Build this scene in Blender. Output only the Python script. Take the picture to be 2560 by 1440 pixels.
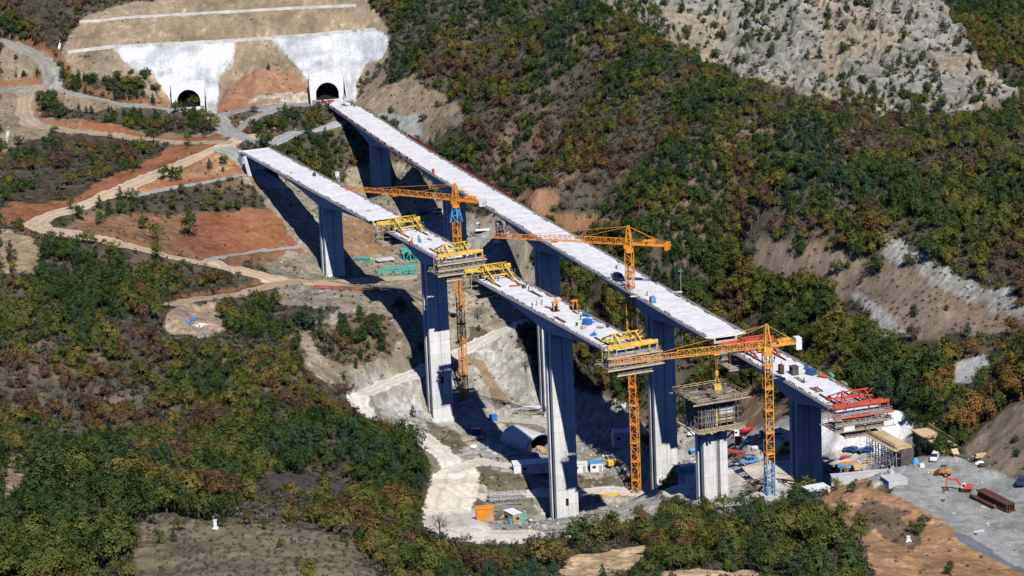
import bpy, bmesh, math, random
import numpy as np
from mathutils import Vector, Matrix

random.seed(7)
S = bpy.context.scene
for o in list(bpy.data.objects): bpy.data.objects.remove(o)
R = math.radians

# ------------------------------------------------------------------ camera
F_PX, TH, ROLL, HC = 7400.0, math.atan(0.2535), R(2.4), 223.0
cr, sr, ct, st = math.cos(ROLL), math.sin(ROLL), math.cos(TH), math.sin(TH)
FWD = Vector((0, ct, -st)); DWN = Vector((0, -st, -ct)); RGT = Vector((1, 0, 0))
cam_right = RGT*cr + DWN*sr
cam_down = -RGT*sr + DWN*cr
cam = bpy.data.objects.new('camera', bpy.data.cameras.new('camera'))
S.collection.objects.link(cam)
m = Matrix.Identity(4)
for i in range(3):
    m[i][0] = cam_right[i]; m[i][1] = -cam_down[i]; m[i][2] = -FWD[i]
m[2][3] = HC
cam.matrix_world = m
cam.data.sensor_width = 36; cam.data.lens = F_PX*36/2560
cam.data.clip_start = 5; cam.data.clip_end = 6000
S.camera = cam

# ------------------------------------------------------------------ light
SUN_AZ = (0.235, -0.972); SUN_EL = R(44)          # direction towards the sun
world = bpy.data.worlds.new('World'); S.world = world; world.use_nodes = True
nt = world.node_tree
sky = nt.nodes.new('ShaderNodeTexSky'); sky.sky_type = 'NISHITA'; sky.sun_disc = False
sky.altitude = 2500; sky.air_density = 1.0; sky.dust_density = 0.1; sky.ozone_density = 6.0
sky.sun_elevation = SUN_EL; sky.sun_rotation = math.atan2(SUN_AZ[0], SUN_AZ[1])
tint = nt.nodes.new('ShaderNodeMix'); tint.data_type = 'RGBA'; tint.blend_type = 'MULTIPLY'; tint.inputs[0].default_value = 1; tint.inputs[7].default_value = (.68, .74, 1.05, 1)   # a deep, clear autumn sky
nt.links.new(sky.outputs[0], tint.inputs[6]); nt.links.new(tint.outputs[2], nt.nodes['Background'].inputs[0])
nt.nodes['Background'].inputs[1].default_value = 0.095
sun = bpy.data.objects.new('sun', bpy.data.lights.new('sun', 'SUN'))
S.collection.objects.link(sun)
sun.data.energy = 5.0; sun.data.angle = R(0.5); sun.data.color = (1.0, 0.955, 0.88)
sd = Vector((SUN_AZ[0]*math.cos(SUN_EL), SUN_AZ[1]*math.cos(SUN_EL), math.sin(SUN_EL))).normalized()
sun.rotation_euler = sd.to_track_quat('Z', 'Y').to_euler()
S.view_settings.view_transform = 'Standard'; S.view_settings.look = 'None'
S.view_settings.gamma = 1; S.view_settings.exposure = 0.12
S.cycles.max_bounces = 5; S.cycles.diffuse_bounces = 0

# ------------------------------------------------------------------ picture <-> place
def ray(px, py):
    u = np.asarray(px, float)-1280; v = np.asarray(py, float)-720
    U = u*cr-v*sr; V = v*cr+u*sr
    return U/F_PX, ct-V/F_PX*st, -st-V/F_PX*ct
def proj(x, y, z):
    zz = np.asarray(z, float)-HC
    d = y*ct-zz*st; dn = -y*st-zz*ct
    U = x/d*F_PX; V = dn/d*F_PX
    return U*cr+V*sr+1280, -U*sr+V*cr+720
def at_Y(px, py, Y):
    dx, dy, dz = ray(px, py); t = Y/dy
    return float(t*dx), float(Y), float(HC+t*dz)
def at_z(px, py, z):
    dx, dy, dz = ray(px, py); t = (z-HC)/dz
    return float(t*dx), float(t*dy), float(z)

# ------------------------------------------------------------------ noise
def _hash(ix, iy, seed):
    h = (ix.astype(np.int64)*374761393 + iy.astype(np.int64)*668265263 + seed*2147483647) & 0xffffffff
    h = ((h ^ (h >> 13))*1274126177) & 0xffffffff
    return ((h ^ (h >> 16)) & 0xffff)/65535.0
def vnoise(x, y, seed=0):
    xi = np.floor(x); yi = np.floor(y); fx = x-xi; fy = y-yi
    fx = fx*fx*(3-2*fx); fy = fy*fy*(3-2*fy)
    a = _hash(xi, yi, seed); b = _hash(xi+1, yi, seed); c = _hash(xi, yi+1, seed); d = _hash(xi+1, yi+1, seed)
    return (a*(1-fx)+b*fx)*(1-fy)+(c*(1-fx)+d*fx)*fy
def fbm(x, y, seed=0, octv=4):
    s = 0; a = 0.5; t = 0
    for k in range(octv):
        s = s+a*vnoise(x, y, seed+k*17); t += a; a *= 0.5; x = x*2.03+11.3; y = y*2.03+5.7
    return s/t

# ------------------------------------------------------------------ terrain heights
# (pixel x, pixel y, distance north) or (pixel x, pixel y, 'z', height): where the ground meets that line of sight
CP = [
 (100,1430,589),(450,1350,620),(900,1400,605),(200,1250,656),(450,1260,671),(900,1300,666),
 (200,1130,820),(600,1140,830),(750,1210,779),
 (300,1050,870),(300,900,905),(300,750,950),(300,600,1000),(100,545,1035),(0,680,960),(0,900,900),(0,1050,862),
 (700,1000,895),(700,880,930),(850,1000,915),(880,1080,885),(1000,1150,860),
 (1130,1200,885),(1150,1330,842),(1300,1340,842),(1300,1240,870),(1405,1312,849),(1200,1160,892),(1310,1100,928),
 (1095,1040,942),(1250,1000,955),(1000,1020,940),(1375,1018,954),(1550,1000,935),(1660,1262,859),(1560,1150,893),(1540,1090,915),
 (1720,1185,866),(1593,1268,862),(1500,1290,856),(1770,1150,'z',-37),(1850,1130,'z',-27),(1900,1180,'z',-26),(1900,1090,'z',-25),(2018,1222,768),
 (2000,1060,'z',-24),(2150,1080,'z',-23),(2250,1060,'z',-19),(1900,1000,868),(1880,960,885),(2100,1130,'z',-24),(2150,1200,755),
 (2300,1160,'z',-3),(2400,1220,'z',-3),(2510,1200,'z',-3),(2380,1290,'z',-3),(2540,1300,'z',-3),(2540,1420,'z',-3),(2450,1380,'z',-3),(2280,1230,'z',-3),
 (2440,1150,'z',-2.5),(2540,1080,694),(2540,1010,704),(2470,1050,712),
 (2420,1010,735),(2450,900,790),(2400,930,790),(2250,960,800),(2150,950,830),(2000,900,870),(1800,900,915),(1800,800,935),
 (1650,900,940),(1500,860,965),(1450,720,1000),(1300,700,1010),(1250,830,985),(1200,590,1075),(1330,560,1060),
 (945,520,1143),(828,685,1034),(1020,560,1095),(1000,450,1130),(1050,400,1120),(1000,300,1165),(1130,290,1150),
 (1450,540,985),(1330,480,1015),(1560,560,960),(1700,650,930),(1500,300,1045),(1250,300,1105),(1100,100,1195),(1300,100,1150),
 (950,30,1240),(1450,20,1120),(1700,400,975),(1900,500,930),(2000,600,900),(1850,620,920),(2200,700,865),(2100,800,860),
 (2300,800,835),(2500,750,825),(2350,550,870),(2500,450,890),(2200,450,920),
 (820,248,'z',0),(472,264,'z',0),(680,97,1233),(940,76,1235),(170,130,1225),(400,115,1230),(890,15,1248),(200,55,1243),(550,35,1246),(500,0,1256),
 (650,220,1212),(650,265,1200),(650,150,1225),(300,300,1190),(300,190,1215),(100,220,1215),(60,130,1235),(50,60,1250),(0,350,1170),
 (150,400,1125),(450,400,1130),(640,300,1180),(620,345,1150),(610,392,'z',-3.5),(700,330,1160),(750,380,1145),(650,470,1095),(400,480,1080),
 (200,470,1075),(500,560,1060),(650,600,1050),(500,640,1010),(700,690,1010),(850,720,1005),(600,740,985),(480,780,950),(950,690,1025),
 (920,620,1060),(700,560,1070),(870,560,1085),(1000,800,975),(900,860,960),(870,970,935),(1000,930,955),(1150,890,975),(1200,950,965),(1000,730,1000),
 (1450,1410,640),(1450,1370,665),(1200,1420,640),(1700,1400,630),(1900,1300,680),(1700,1330,675),(2150,1250,670),(2130,1200,680),
 (2200,1400,615),(2050,1250,690),(2350,1400,'z',-1),
 (1600,0,1330),(2000,0,1330),(2000,200,1270),(2500,0,1320),(2450,250,1240),(2300,290,1225),(1600,80,1300),
]
CREST = [(1480,5,1130),(1600,80,1095),(1700,150,1060),(1850,210,1030),(2000,255,1000),(2150,300,975),(2300,330,955),(2430,320,950),(2560,300,955)]
pts = []
for c in CP+CREST:
    pts.append(at_z(c[0], c[1], c[3]) if c[2] == 'z' else at_Y(*c))
for c in CREST:
    x, y, z = at_Y(*c); pts.append((x*1.06, y+75, z-38))
pts += [(51.4,757,-29),(-19,1049,-33),(55,765,-32)]
for x in (-120,0,120):
    pts += [(x,500,22),(x,400,42),(x*2,1420,110 if x <= 0 else 70),(x*2.2,1550,170)]
pts += [(-200,1300,62),(-60,1300,70),(40,1290,85)]
pts = np.array(pts)
def _tps(r2): return np.where(r2 > 0, 0.5*r2*np.log(np.maximum(r2, 1e-12)), 0)
_P = pts[:, :2]/100.0
n = len(_P)
K = _tps(((_P[:, None]-_P[None])**2).sum(-1))+np.eye(n)*0.006
A = np.zeros((n+3, n+3)); A[:n, :n] = K; A[:n, n] = 1; A[:n, n+1:] = _P; A[n:, :n] = A[:n, n:].T
W = np.linalg.solve(A, np.r_[pts[:, 2], 0, 0, 0])
def tps(x, y):
    x = np.ravel(x)/100.; y = np.ravel(y)/100.; out = np.empty(len(x))
    for i in range(0, len(x), 20000):
        q = np.stack([x[i:i+20000], y[i:i+20000]], 1)
        k = _tps((q**2).sum(1)[:, None]+(_P**2).sum(1)[None]-2*q@_P.T)
        out[i:i+20000] = k@W[:n]+W[n]+q@W[n+1:]
    return out

NS, NR = 760, 1060
sc_ = np.linspace(-.215, .215, NS)
out_s = np.array([.23,.26,.31,.4,.55,.8,1.2])
s_all = np.r_[-out_s[::-1], sc_, out_s]
y_all = np.r_[np.array([60,200,320,420,500,540]), np.linspace(560, 1365, NR), np.array([1385,1420,1480,1600,1900,2600,4000])]
gs, gy = np.meshgrid(s_all, y_all)
gsc = np.clip(gs, -.215, .215); gyc = np.clip(gy, 400, 1500)
# the coarse field, evaluated on a thinner lattice and interpolated
cs = np.linspace(-.216, .216, 150); cy = np.linspace(398, 1502, 260)
CS, CY = np.meshgrid(cs, cy)
CZ = tps(CS*CY, CY).reshape(CS.shape)
def coarse(s, y):
    fi = (np.clip(s, -.2159, .2159)-cs[0])/(cs[1]-cs[0]); fj = (np.clip(y, 398.1, 1501.9)-cy[0])/(cy[1]-cy[0])
    i = np.clip(np.floor(fi).astype(int), 0, len(cs)-2); j = np.clip(np.floor(fj).astype(int), 0, len(cy)-2); a = fi-i; b = fj-j
    return (CZ[j, i]*(1-a)+CZ[j, i+1]*a)*(1-b)+(CZ[j+1, i]*(1-a)+CZ[j+1, i+1]*a)*b
gx = gs*gy
gz = coarse(gsc, gyc)
gz += np.where(gy < 400, (400-gy)*.25, 0)+np.where(gy > 1500, (gy-1500)*.2, 0)
BX, BY, BZ = gx, gy, gz.copy()
PXg, PYg = proj(gx, gy, gz)

def inpoly(px, py, poly):
    r = np.zeros(px.shape, bool); k = len(poly)
    for i in range(k):
        x1, y1 = poly[i]; x2, y2 = poly[(i+1) % k]
        if y1 == y2: continue
        c = ((y1 > py) != (y2 > py)) & (px < (x2-x1)*(py-y1)/(y2-y1)+x1)
        r ^= c
    return r

class Field:
    """the ground as a height field that can be asked for heights and hit by lines of sight"""
    def __init__(s, z): s.z = z
    def h(s, x, y):
        x = np.asarray(x, float); y = np.asarray(y, float)
        sv = np.clip(x/y, s_all[0]+1e-6, s_all[-1]-1e-6); yv = np.clip(y, y_all[0]+1e-6, y_all[-1]-1e-6)
        i = np.clip(np.searchsorted(s_all, sv)-1, 0, len(s_all)-2); j = np.clip(np.searchsorted(y_all, yv)-1, 0, len(y_all)-2)
        a = (sv-s_all[i])/(s_all[i+1]-s_all[i]); b = (yv-y_all[j])/(y_all[j+1]-y_all[j]); z = s.z
        return (z[j, i]*(1-a)+z[j, i+1]*a)*(1-b)+(z[j+1, i]*(1-a)+z[j+1, i+1]*a)*b
    def hit(s, px, py, near=545.0, far=1480.0):
        dx, dy, dz = [np.atleast_1d(np.asarray(v, float)) for v in ray(px, py)]
        ys = np.arange(near, far, 1.5)
        best = np.full(len(dx), np.nan); prev = None
        for Y in ys:
            t = Y/dy; g = HC+t*dz-s.h(t*dx, np.full(len(dx), Y))
            if prev is not None:
                m = np.isnan(best) & (g <= 0)
                f = prev/np.maximum(prev-g, 1e-9)
                best = np.where(m, Y-1.5+1.5*np.clip(f, 0, 1), best)
            prev = g
        best = np.where(np.isnan(best), far, best); t = best/dy
        return t*dx, best, HC+t*dz
fld = Field(gz)
def ground(px, py, near=545.0):
    x, y, z = fld.hit([px], [py], near); return Vector((float(x[0]), float(y[0]), float(fld.h(x, y)[0])))

# ------------------------------------------------------------------ what the ground is made of
wn1 = fbm(gx/6.0, gy/6.0, 3, 4)-.5; wn2 = fbm(gx/6.0, gy/6.0, 91, 4)-.5
wpx = PXg+wn1*46; wpy = PYg+wn2*30
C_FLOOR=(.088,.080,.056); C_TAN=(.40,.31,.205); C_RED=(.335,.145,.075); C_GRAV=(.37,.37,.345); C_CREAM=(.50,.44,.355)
C_ORNG=(.46,.275,.14); C_RUB=(.44,.415,.355); C_WHT=(.68,.68,.67)
# name, colour, tree density, shrub density (per 100 m2), outline in the picture, warp
ZONES = [
 ('ground',(.36,.285,.19),.02,.5,[(150,130),(200,50),(330,0),(900,-40),(985,90),(970,140),(900,200),(890,250),(545,270),(545,240),(420,265),(380,200),(290,130)],.6),
 ('ground',(.40,.225,.135),.05,1.2,[(548,274),(555,235),(600,190),(680,168),(740,188),(792,240),(770,258),(650,267)],.4),
 ('ground',(.50,.44,.36),.0,.6,[(610,262),(660,238),(770,232),(775,256),(650,268)],.9),
 ('ground',(.34,.275,.185),.10,2.2,[(0,95),(170,130),(300,130),(420,260),(560,300),(560,355),(420,350),(140,330),(0,420)],1),
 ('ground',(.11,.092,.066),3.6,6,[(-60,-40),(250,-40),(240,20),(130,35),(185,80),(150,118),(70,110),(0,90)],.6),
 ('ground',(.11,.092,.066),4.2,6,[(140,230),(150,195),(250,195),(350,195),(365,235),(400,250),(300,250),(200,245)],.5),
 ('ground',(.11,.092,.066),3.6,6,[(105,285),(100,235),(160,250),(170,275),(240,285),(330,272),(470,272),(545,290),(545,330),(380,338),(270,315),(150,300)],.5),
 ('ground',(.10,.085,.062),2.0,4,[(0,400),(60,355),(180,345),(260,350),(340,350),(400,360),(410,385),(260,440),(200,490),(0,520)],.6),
 ('ground',C_RED,.25,1.2,[(0,515),(200,485),(300,430),(440,365),(560,368),(440,425),(310,470),(200,515),(100,540),(0,560)],.6),
 ('ground',C_ORNG,.2,2,[(200,520),(470,405),(560,375),(640,420),(620,440),(420,470),(240,510)],.6),
 ('ground',C_RED,.1,.6,[(390,458),(600,430),(612,447),(450,468)],.3),
 ('ground',C_RED,.1,.6,[(140,236),(300,262),(410,266),(420,258),(250,250),(150,225)],.2),
 ('ground',C_RED,.1,.6,[(150,303),(250,312),(390,345),(550,338),(548,350),(380,356)],.3),
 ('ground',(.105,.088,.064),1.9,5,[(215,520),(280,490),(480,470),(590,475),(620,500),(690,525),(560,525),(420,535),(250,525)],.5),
 ('ground',(.30,.17,.10),.35,2.5,[(200,535),(420,535),(560,525),(700,530),(770,640),(700,660),(600,660),(480,640),(330,610),(150,575)],.7),
 ('ground',C_RED,.02,.5,[(500,540),(560,525),(700,535),(760,600),(740,640),(640,628),(520,640),(430,615)],.6),
 ('ground',(.36,.315,.24),.15,3,[(610,450),(690,430),(860,460),(870,410),(960,400),(1040,410),(1080,480),(1110,520),(1330,560),(1345,800),(1240,830),(1180,820),(1100,900),(860,960),(780,900),(750,830),(850,780),(700,760),(690,700),(650,650),(760,630),(690,540)],1),
 ('ground',(.40,.25,.14),.05,1,[(850,550),(960,540),(1010,600),(950,640),(870,655),(850,600)],.5),
 ('gravel_yard',(.40,.395,.365),0,.4,[(1010,590),(1080,540),(1110,520),(1170,560),(1250,570),(1290,600),(1260,640),(1180,640)],.5),
 ('ground',(.42,.325,.225),.05,1,[(390,825),(430,775),(550,760),(565,830),(500,855)],.6),
 ('ground',(.40,.34,.24),.2,3,[(750,830),(800,820),(840,900),(850,970),(770,930)],.6),
 ('ground',(.40,.31,.2),.3,2,[(0,575),(60,585),(110,620),(90,690),(20,690),(0,650)],.7),
 ('ground',(.40,.31,.2),.3,3,[(0,1150),(60,1130),(85,1180),(30,1250),(0,1240)],.7),
 ('ground',(.34,.27,.18),.25,4,[(885,255),(925,190),(975,150),(950,220),(1030,190),(1150,262),(1170,300),(1100,340),(1075,375),(1000,320)],.8),
 ('gravel_yard',(.41,.42,.40),0,.2,[(940,285),(1060,288),(1055,350),(1030,350),(985,315),(955,300)],.4),
 ('ground',C_RUB,.02,2.2,[(860,985),(900,930),(1100,900),(1180,850),(1290,830),(1350,960),(1590,1000),(1620,1100),(1660,1290),(1450,1345),(1200,1370),(1100,1300),(1150,1200),(1060,1080),(940,1050)],.7),
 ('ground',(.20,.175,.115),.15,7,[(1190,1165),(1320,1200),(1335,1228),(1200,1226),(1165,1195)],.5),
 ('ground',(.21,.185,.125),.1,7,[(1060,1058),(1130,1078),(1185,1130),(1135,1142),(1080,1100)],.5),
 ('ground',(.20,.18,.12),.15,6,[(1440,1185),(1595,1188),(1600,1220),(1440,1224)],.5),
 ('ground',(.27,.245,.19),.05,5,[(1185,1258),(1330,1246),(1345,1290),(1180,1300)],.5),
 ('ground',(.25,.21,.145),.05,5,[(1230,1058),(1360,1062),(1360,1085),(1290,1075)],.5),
 ('ground',(.48,.47,.45),0,1,[(930,1010),(1040,1000),(1075,1035),(1000,1045)],.8),
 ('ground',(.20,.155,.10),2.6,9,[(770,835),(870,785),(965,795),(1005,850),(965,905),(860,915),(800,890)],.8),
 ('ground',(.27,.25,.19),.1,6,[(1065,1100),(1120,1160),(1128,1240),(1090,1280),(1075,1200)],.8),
 ('ground',(.47,.45,.42),0,.8,[(1150,1130),(1250,1090),(1290,1150),(1180,1150)],.8),
 ('ground',(.33,.25,.165),.05,1.6,[(1180,905),(1215,905),(1290,1010),(1240,1020)],.6),
 ('ground',(.45,.43,.385),0,1.2,[(1200,890),(1290,850),(1345,960),(1345,1020),(1280,1010)],.6),
 ('ground',(.33,.19,.11),.05,1,[(1285,500),(1340,472),(1405,480),(1390,538),(1480,540),(1570,545),(1560,572),(1440,592)],.5),
 ('ground',(.34,.225,.14),.05,1,[(1860,960),(1990,1000),(1990,1060),(1860,1080),(1850,1000)],.6),
 ('gravel_yard',(.58,.56,.515),0,.5,[(1690,1060),(1860,1080),(2000,1035),(2250,1050),(2300,1100),(2250,1200),(2050,1225),(1800,1270),(1700,1250)],.7),
 ('gravel_yard',(.76,.76,.76),0,0,[(1985,1075),(2100,1055),(2230,1048),(2280,1075),(2250,1120),(2200,1140),(2060,1142),(1975,1120)],.4),
 ('gravel_yard',(.41,.415,.39),0,.25,[(2250,1190),(2290,1140),(2380,1140),(2470,1150),(2600,1225),(2600,1460),(2430,1350),(2300,1280),(2220,1230)],.5),
 ('ground',(.27,.215,.15),.05,2,[(2425,1150),(2415,1110),(2470,1040),(2560,985),(2700,960),(2700,1250),(2560,1210)],.5),
 ('ground',C_ORNG,.06,1.6,[(2070,1205),(2150,1188),(2230,1230),(2430,1350),(2600,1450),(2560,1500),(2200,1500),(2140,1330),(2050,1230)],.6),
 ('ground',(.20,.145,.095),.9,9,[(2120,1250),(2190,1240),(2250,1290),(2330,1330),(2290,1380),(2240,1350),(2180,1320)],2.4),
 ('ground',(.60,.44,.26),.02,.6,[(1385,1450),(1420,1405),(1500,1380),(1645,1348),(1600,1400),(1500,1450)],.4),
 ('ground',(.60,.44,.26),.02,.6,[(1600,1450),(1700,1425),(1900,1418),(1960,1450)],.4),
 ('ground',(.235,.20,.125),.12,14,[(350,1300),(600,1300),(800,1330),(900,1375),(930,1460),(330,1470)],2),
 ('ground',(.105,.092,.085),.1,2,[(610,1240),(640,1200),(780,1180),(920,1215),(900,1245),(700,1255)],.6),
 ('ground',(.30,.23,.165),.5,7,[(1840,625),(1900,600),(2000,590),(2150,640),(2300,690),(2560,760),(2600,830),(2440,830),(2300,860),(2230,850),(2150,770),(2050,710),(1900,690)],1),
 ('ground',(.36,.35,.315),.4,4,[(2170,585),(2300,640),(2440,700),(2600,770),(2600,815),(2400,740),(2250,670)],2.0),
 ('ground',(.38,.37,.34),.03,.8,[(2140,730),(2250,800),(2280,860),(2200,830),(2150,780)],1.6),
 ('stream_bed',(.52,.51,.49),.0,.3,[(2380,905),(2470,890),(2500,920),(2460,950),(2390,955)],.6),
 ('rock_slope',(.315,.305,.27),1.0,2.2,[(1480,-60),(1480,0),(1560,60),(1700,150),(1850,210),(2000,262),(2300,335),(2400,335),(2440,285),(2570,245),(2800,200),(2800,-60)],.3),
 ('ground',C_FLOOR,4.5,8,[(2300,-60),(2390,70),(2470,190),(2560,255),(2800,300),(2800,-60)],1.2),
 ('ground',C_FLOOR,4.5,8,[(2410,320),(2450,285),(2600,280),(2700,420),(2560,410),(2440,395)],.6),
]
ROADS = [   # outline along the middle, width (m), colour
 ([(640,340),(600,347),(560,365),(480,400),(380,440),(300,475),(200,515),(120,540),(88,558),(110,574),(200,590),(300,612),(420,640),(520,660),(600,675),(660,690),(740,704),(860,706),(1010,692)],9,(.60,.465,.31)),
 ([(740,704),(640,722),(560,740),(430,760)],7,(.48,.36,.24)),
 ([(0,100),(60,122),(110,150),(142,190),(100,214),(0,228)],6.5,(.34,.325,.285)),
 ([(142,190),(142,222),(200,240),(300,262),(420,272),(540,285)],5,(.36,.355,.33)),
 ([(100,214),(62,245),(58,285),(80,312),(180,330),(300,340),(400,352),(560,357)],7,(.44,.35,.24)),
 ([(530,290),(640,271),(720,263),(815,253)],6,(.30,.30,.295)),
 ([(545,292),(570,330),(610,347),(640,352)],7,(.38,.375,.35)),
 ([(588,330),(640,292),(720,266)],4.5,(.35,.35,.335)),
 ([(560,372),(600,392),(640,430),(690,470)],8,(.42,.43,.40)),
 ([(690,356),(740,330),(840,308)],7,(.42,.43,.41)),
 ([(330,490),(450,465),(560,447),(625,435)],4.5,(.43,.43,.41)),
 ([(520,650),(560,640),(640,627),(740,617)],4,(.43,.43,.41)),
 ([(1300,805),(1240,835),(1180,865),(1120,895),(1050,930),(960,960),(885,982),(900,1010),(930,1045),(1010,1062),(1080,1110),(1130,1160),(1140,1195)],7,(.70,.655,.565)),
 ([(1140,1190),(1132,1230),(1118,1270),(1132,1310),(1180,1338),(1270,1350)],15,(.74,.68,.57)),
 ([(1118,1285),(1138,1318),(1200,1337),(1310,1341)],10,(.74,.68,.57)),
 ([(1140,1215),(1180,1243),(1260,1240),(1350,1232),(1500,1226),(1610,1226)],8,(.74,.68,.57)),
 ([(1140,1175),(1200,1155),(1270,1165)],6.5,(.70,.65,.56)),
 ([(1120,1058),(1250,1048),(1350,1050),(1420,1065)],6,(.53,.50,.43)),
 ([(1690,1172),(1780,1180),(1900,1172),(1990,1170)],15,(.62,.56,.47)),
 ([(1700,1225),(1790,1215),(1850,1195)],10,(.60,.54,.46)),
 ([(2590,1440),(2480,1385),(2400,1340)],3.0,(.20,.215,.24)),
]
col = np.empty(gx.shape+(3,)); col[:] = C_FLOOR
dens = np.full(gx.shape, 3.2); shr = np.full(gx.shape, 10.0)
names = ['ground','gravel_yard','stream_bed','rock_slope','dirt_road','shotcrete_slope']
zid = np.zeros(gx.shape, np.int8)
# forest floor: patches of bare reddish soil between the crowns
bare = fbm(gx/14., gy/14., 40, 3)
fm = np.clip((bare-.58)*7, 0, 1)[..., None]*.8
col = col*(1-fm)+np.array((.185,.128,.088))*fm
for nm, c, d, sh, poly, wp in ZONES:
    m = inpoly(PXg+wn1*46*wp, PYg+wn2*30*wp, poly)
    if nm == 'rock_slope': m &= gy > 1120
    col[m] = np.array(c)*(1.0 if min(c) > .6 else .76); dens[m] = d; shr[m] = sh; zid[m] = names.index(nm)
CUTS = []
for line, w, c in ROADS:
    q = np.array(line, float)
    hx, hy, hz = fld.hit(q[:, 0], q[:, 1])
    dmin = np.full(gx.shape, 1e9)
    j0 = max(0, np.searchsorted(y_all, hy.min()-25)); j1 = np.searchsorted(y_all, hy.max()+25)
    X = gx[j0:j1]; Y = gy[j0:j1]; D = np.full(X.shape, 1e9); NX = X.copy(); NY = Y.copy()
    for a in range(len(hx)-1):
        ax, ay, bx, by = hx[a], hy[a], hx[a+1], hy[a+1]; L2 = (bx-ax)**2+(by-ay)**2+1e-9
        t = np.clip(((X-ax)*(bx-ax)+(Y-ay)*(by-ay))/L2, 0, 1)
        qx = ax+t*(bx-ax); qy = ay+t*(by-ay); d_ = np.hypot(X-qx, Y-qy); cl = d_ < D
        D = np.where(cl, d_, D); NX = np.where(cl, qx, NX); NY = np.where(cl, qy, NY)
    CUTS.append((j0, j1, D.copy(), NX, NY, w))
    D = D+wn1[j0:j1]*3.2
    m = D < w*.5
    cc = np.array(c)[None]*(1-.2*np.exp(-((D[m]-w*.22)/.7)**2))[:, None]
    sub = col[j0:j1]; sub[m] = cc
    dens[j0:j1][D < w*.5+1.0] = 0; shr[j0:j1][D < w*.5+.3] = 0
    zid[j0:j1][m] = names.index('dirt_road')
SHOT = [[(283,118),(585,100),(582,148),(565,170),(547,190),(545,250),(540,278),(440,270),(420,240),(385,182),(340,176),(310,150)],
        [(678,94),(940,73),(970,90),(976,110),(950,146),(915,155),(892,200),(888,250),(785,250),(775,205),(740,162)]]
for poly in SHOT:
    m = inpoly(PXg+wn1*10, PYg+wn2*6, poly) & (gy > 1195)
    col[m] = (.62,.635,.655); dens[m] = 0; shr[m] = 0; zid[m] = names.index('shotcrete_slope')
    st_ = fbm(gx[m]/1.5, gz[m]/6., 8, 3); st2 = fbm(gx[m]/11., gz[m]/4., 14, 4); col[m] *= ((.72+.4*st_)*np.clip(.40+1.1*st2, .55, 1.12))[:, None]
# broad tonal variation that belongs to the soil itself
v1 = fbm(gx/9., gy/9., 5, 4); v2 = fbm(gx/1.7, gy/1.7, 6, 3); v3 = fbm(gx/30., gy/30., 9, 3)
amp = np.where(np.isin(zid, [4, 5]), .35, np.where(zid == 3, .5, 1.0))
col *= np.clip(1+(amp*((v1-.5)*.75+(v2-.5)*.75)+(v3-.5)*.3), .35, 1.6)[..., None]
rub = (zid == 0) & (col.sum(-1) > .75)
sp = fbm(gx/.9, gy/.9, 77, 2)
col[rub] *= (1+.55*np.clip(sp[rub]-.45, -.3, .4)*2)[:, None]
# strata on the far rock slope, seams following height
rk = zid == 3
sv = np.sin((gz+gx*.10+v1*7)*2.6)*.5+np.sin((gz+gx*.13+v1*5)*6.3)*.4+(fbm(gx/14., (gz+gx*.1)/1.1, 83, 3)-.5)*1.6
col[rk] *= (1+.38*sv[rk])[:, None]
col[rk & (v3 > .52)] = col[rk & (v3 > .52)]*np.array((1.05,.93,.8))
col = np.clip(col, .02, .85)

# ------------------------------------------------------------------ relief
soft = np.ones(gx.shape); soft[np.isin(zid, [1, 2])] = .18; soft[zid == 4] = .15; soft[zid == 5] = .35
for _ in range(3):
    soft[1:-1, 1:-1] = (soft[1:-1, 1:-1]*2+soft[:-2, 1:-1]+soft[2:, 1:-1]+soft[1:-1, :-2]+soft[1:-1, 2:])/6
inner = (np.abs(gs) < .22) & (gy > 520) & (gy < 1400)
rel = (fbm(gx/28., gy/28., 21, 4)-.5)*5.0+(fbm(gx/5., gy/5., 22, 3)-.5)*1.5+(fbm(gx/1.6, gy/1.6, 23, 2)-.5)*.45
rid = 1-np.abs(fbm(gx/16.+wn1*1.2, gy/60., 31, 4)*2-1)
rel = np.where(rk, (rid-.6)*13+(fbm(gx/5., gy/5., 33, 3)-.5)*1.7+(sv*.7), rel)
rel = np.where(zid == 5, (fbm(gx/3.5, gz/2.5, 44, 3)-.5)*4.5, rel)
gz = gz+rel*soft*inner
base_f = Field(BZ)
for j0, j1, D, NX, NY, w in CUTS:        # roads are level across: cut into the slope above, filled below
    wt = np.clip((w*.5+3.2-D)/2.8, 0, 1); wt = wt*wt*(3-2*wt)
    hc = base_f.h(NX, NY); gz[j0:j1] = gz[j0:j1]*(1-wt)+(hc+(gz[j0:j1]-hc)*.12)*wt
    if D.min() < 1e8:
        bank = (wt > .03) & (wt < .9) & (BZ[j0:j1] > hc+.15) & (zid[j0:j1] == 0) & (PXg[j0:j1] < 700) & (PYg[j0:j1] < 760)
        cb = col[j0:j1]; cb[bank] = cb[bank]*.35+np.array((.27,.115,.06))*.65
for ppx, ppy, yw in ((474, 264, R(6)), (820, 246, R(8))):     # level floor through and in front of the tunnel mouths
    X0, Y0, _ = at_z(ppx, ppy, 0.0); Y0 -= 2.5
    lx_ = (gx-X0)*math.cos(yw)+(gy-Y0)*math.sin(yw); ly_ = -(gx-X0)*math.sin(yw)+(gy-Y0)*math.cos(yw)
    gz = np.where((np.abs(lx_) < 6.3) & (ly_ > -10) & (ly_ < 8.3), -.35, gz)
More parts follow.
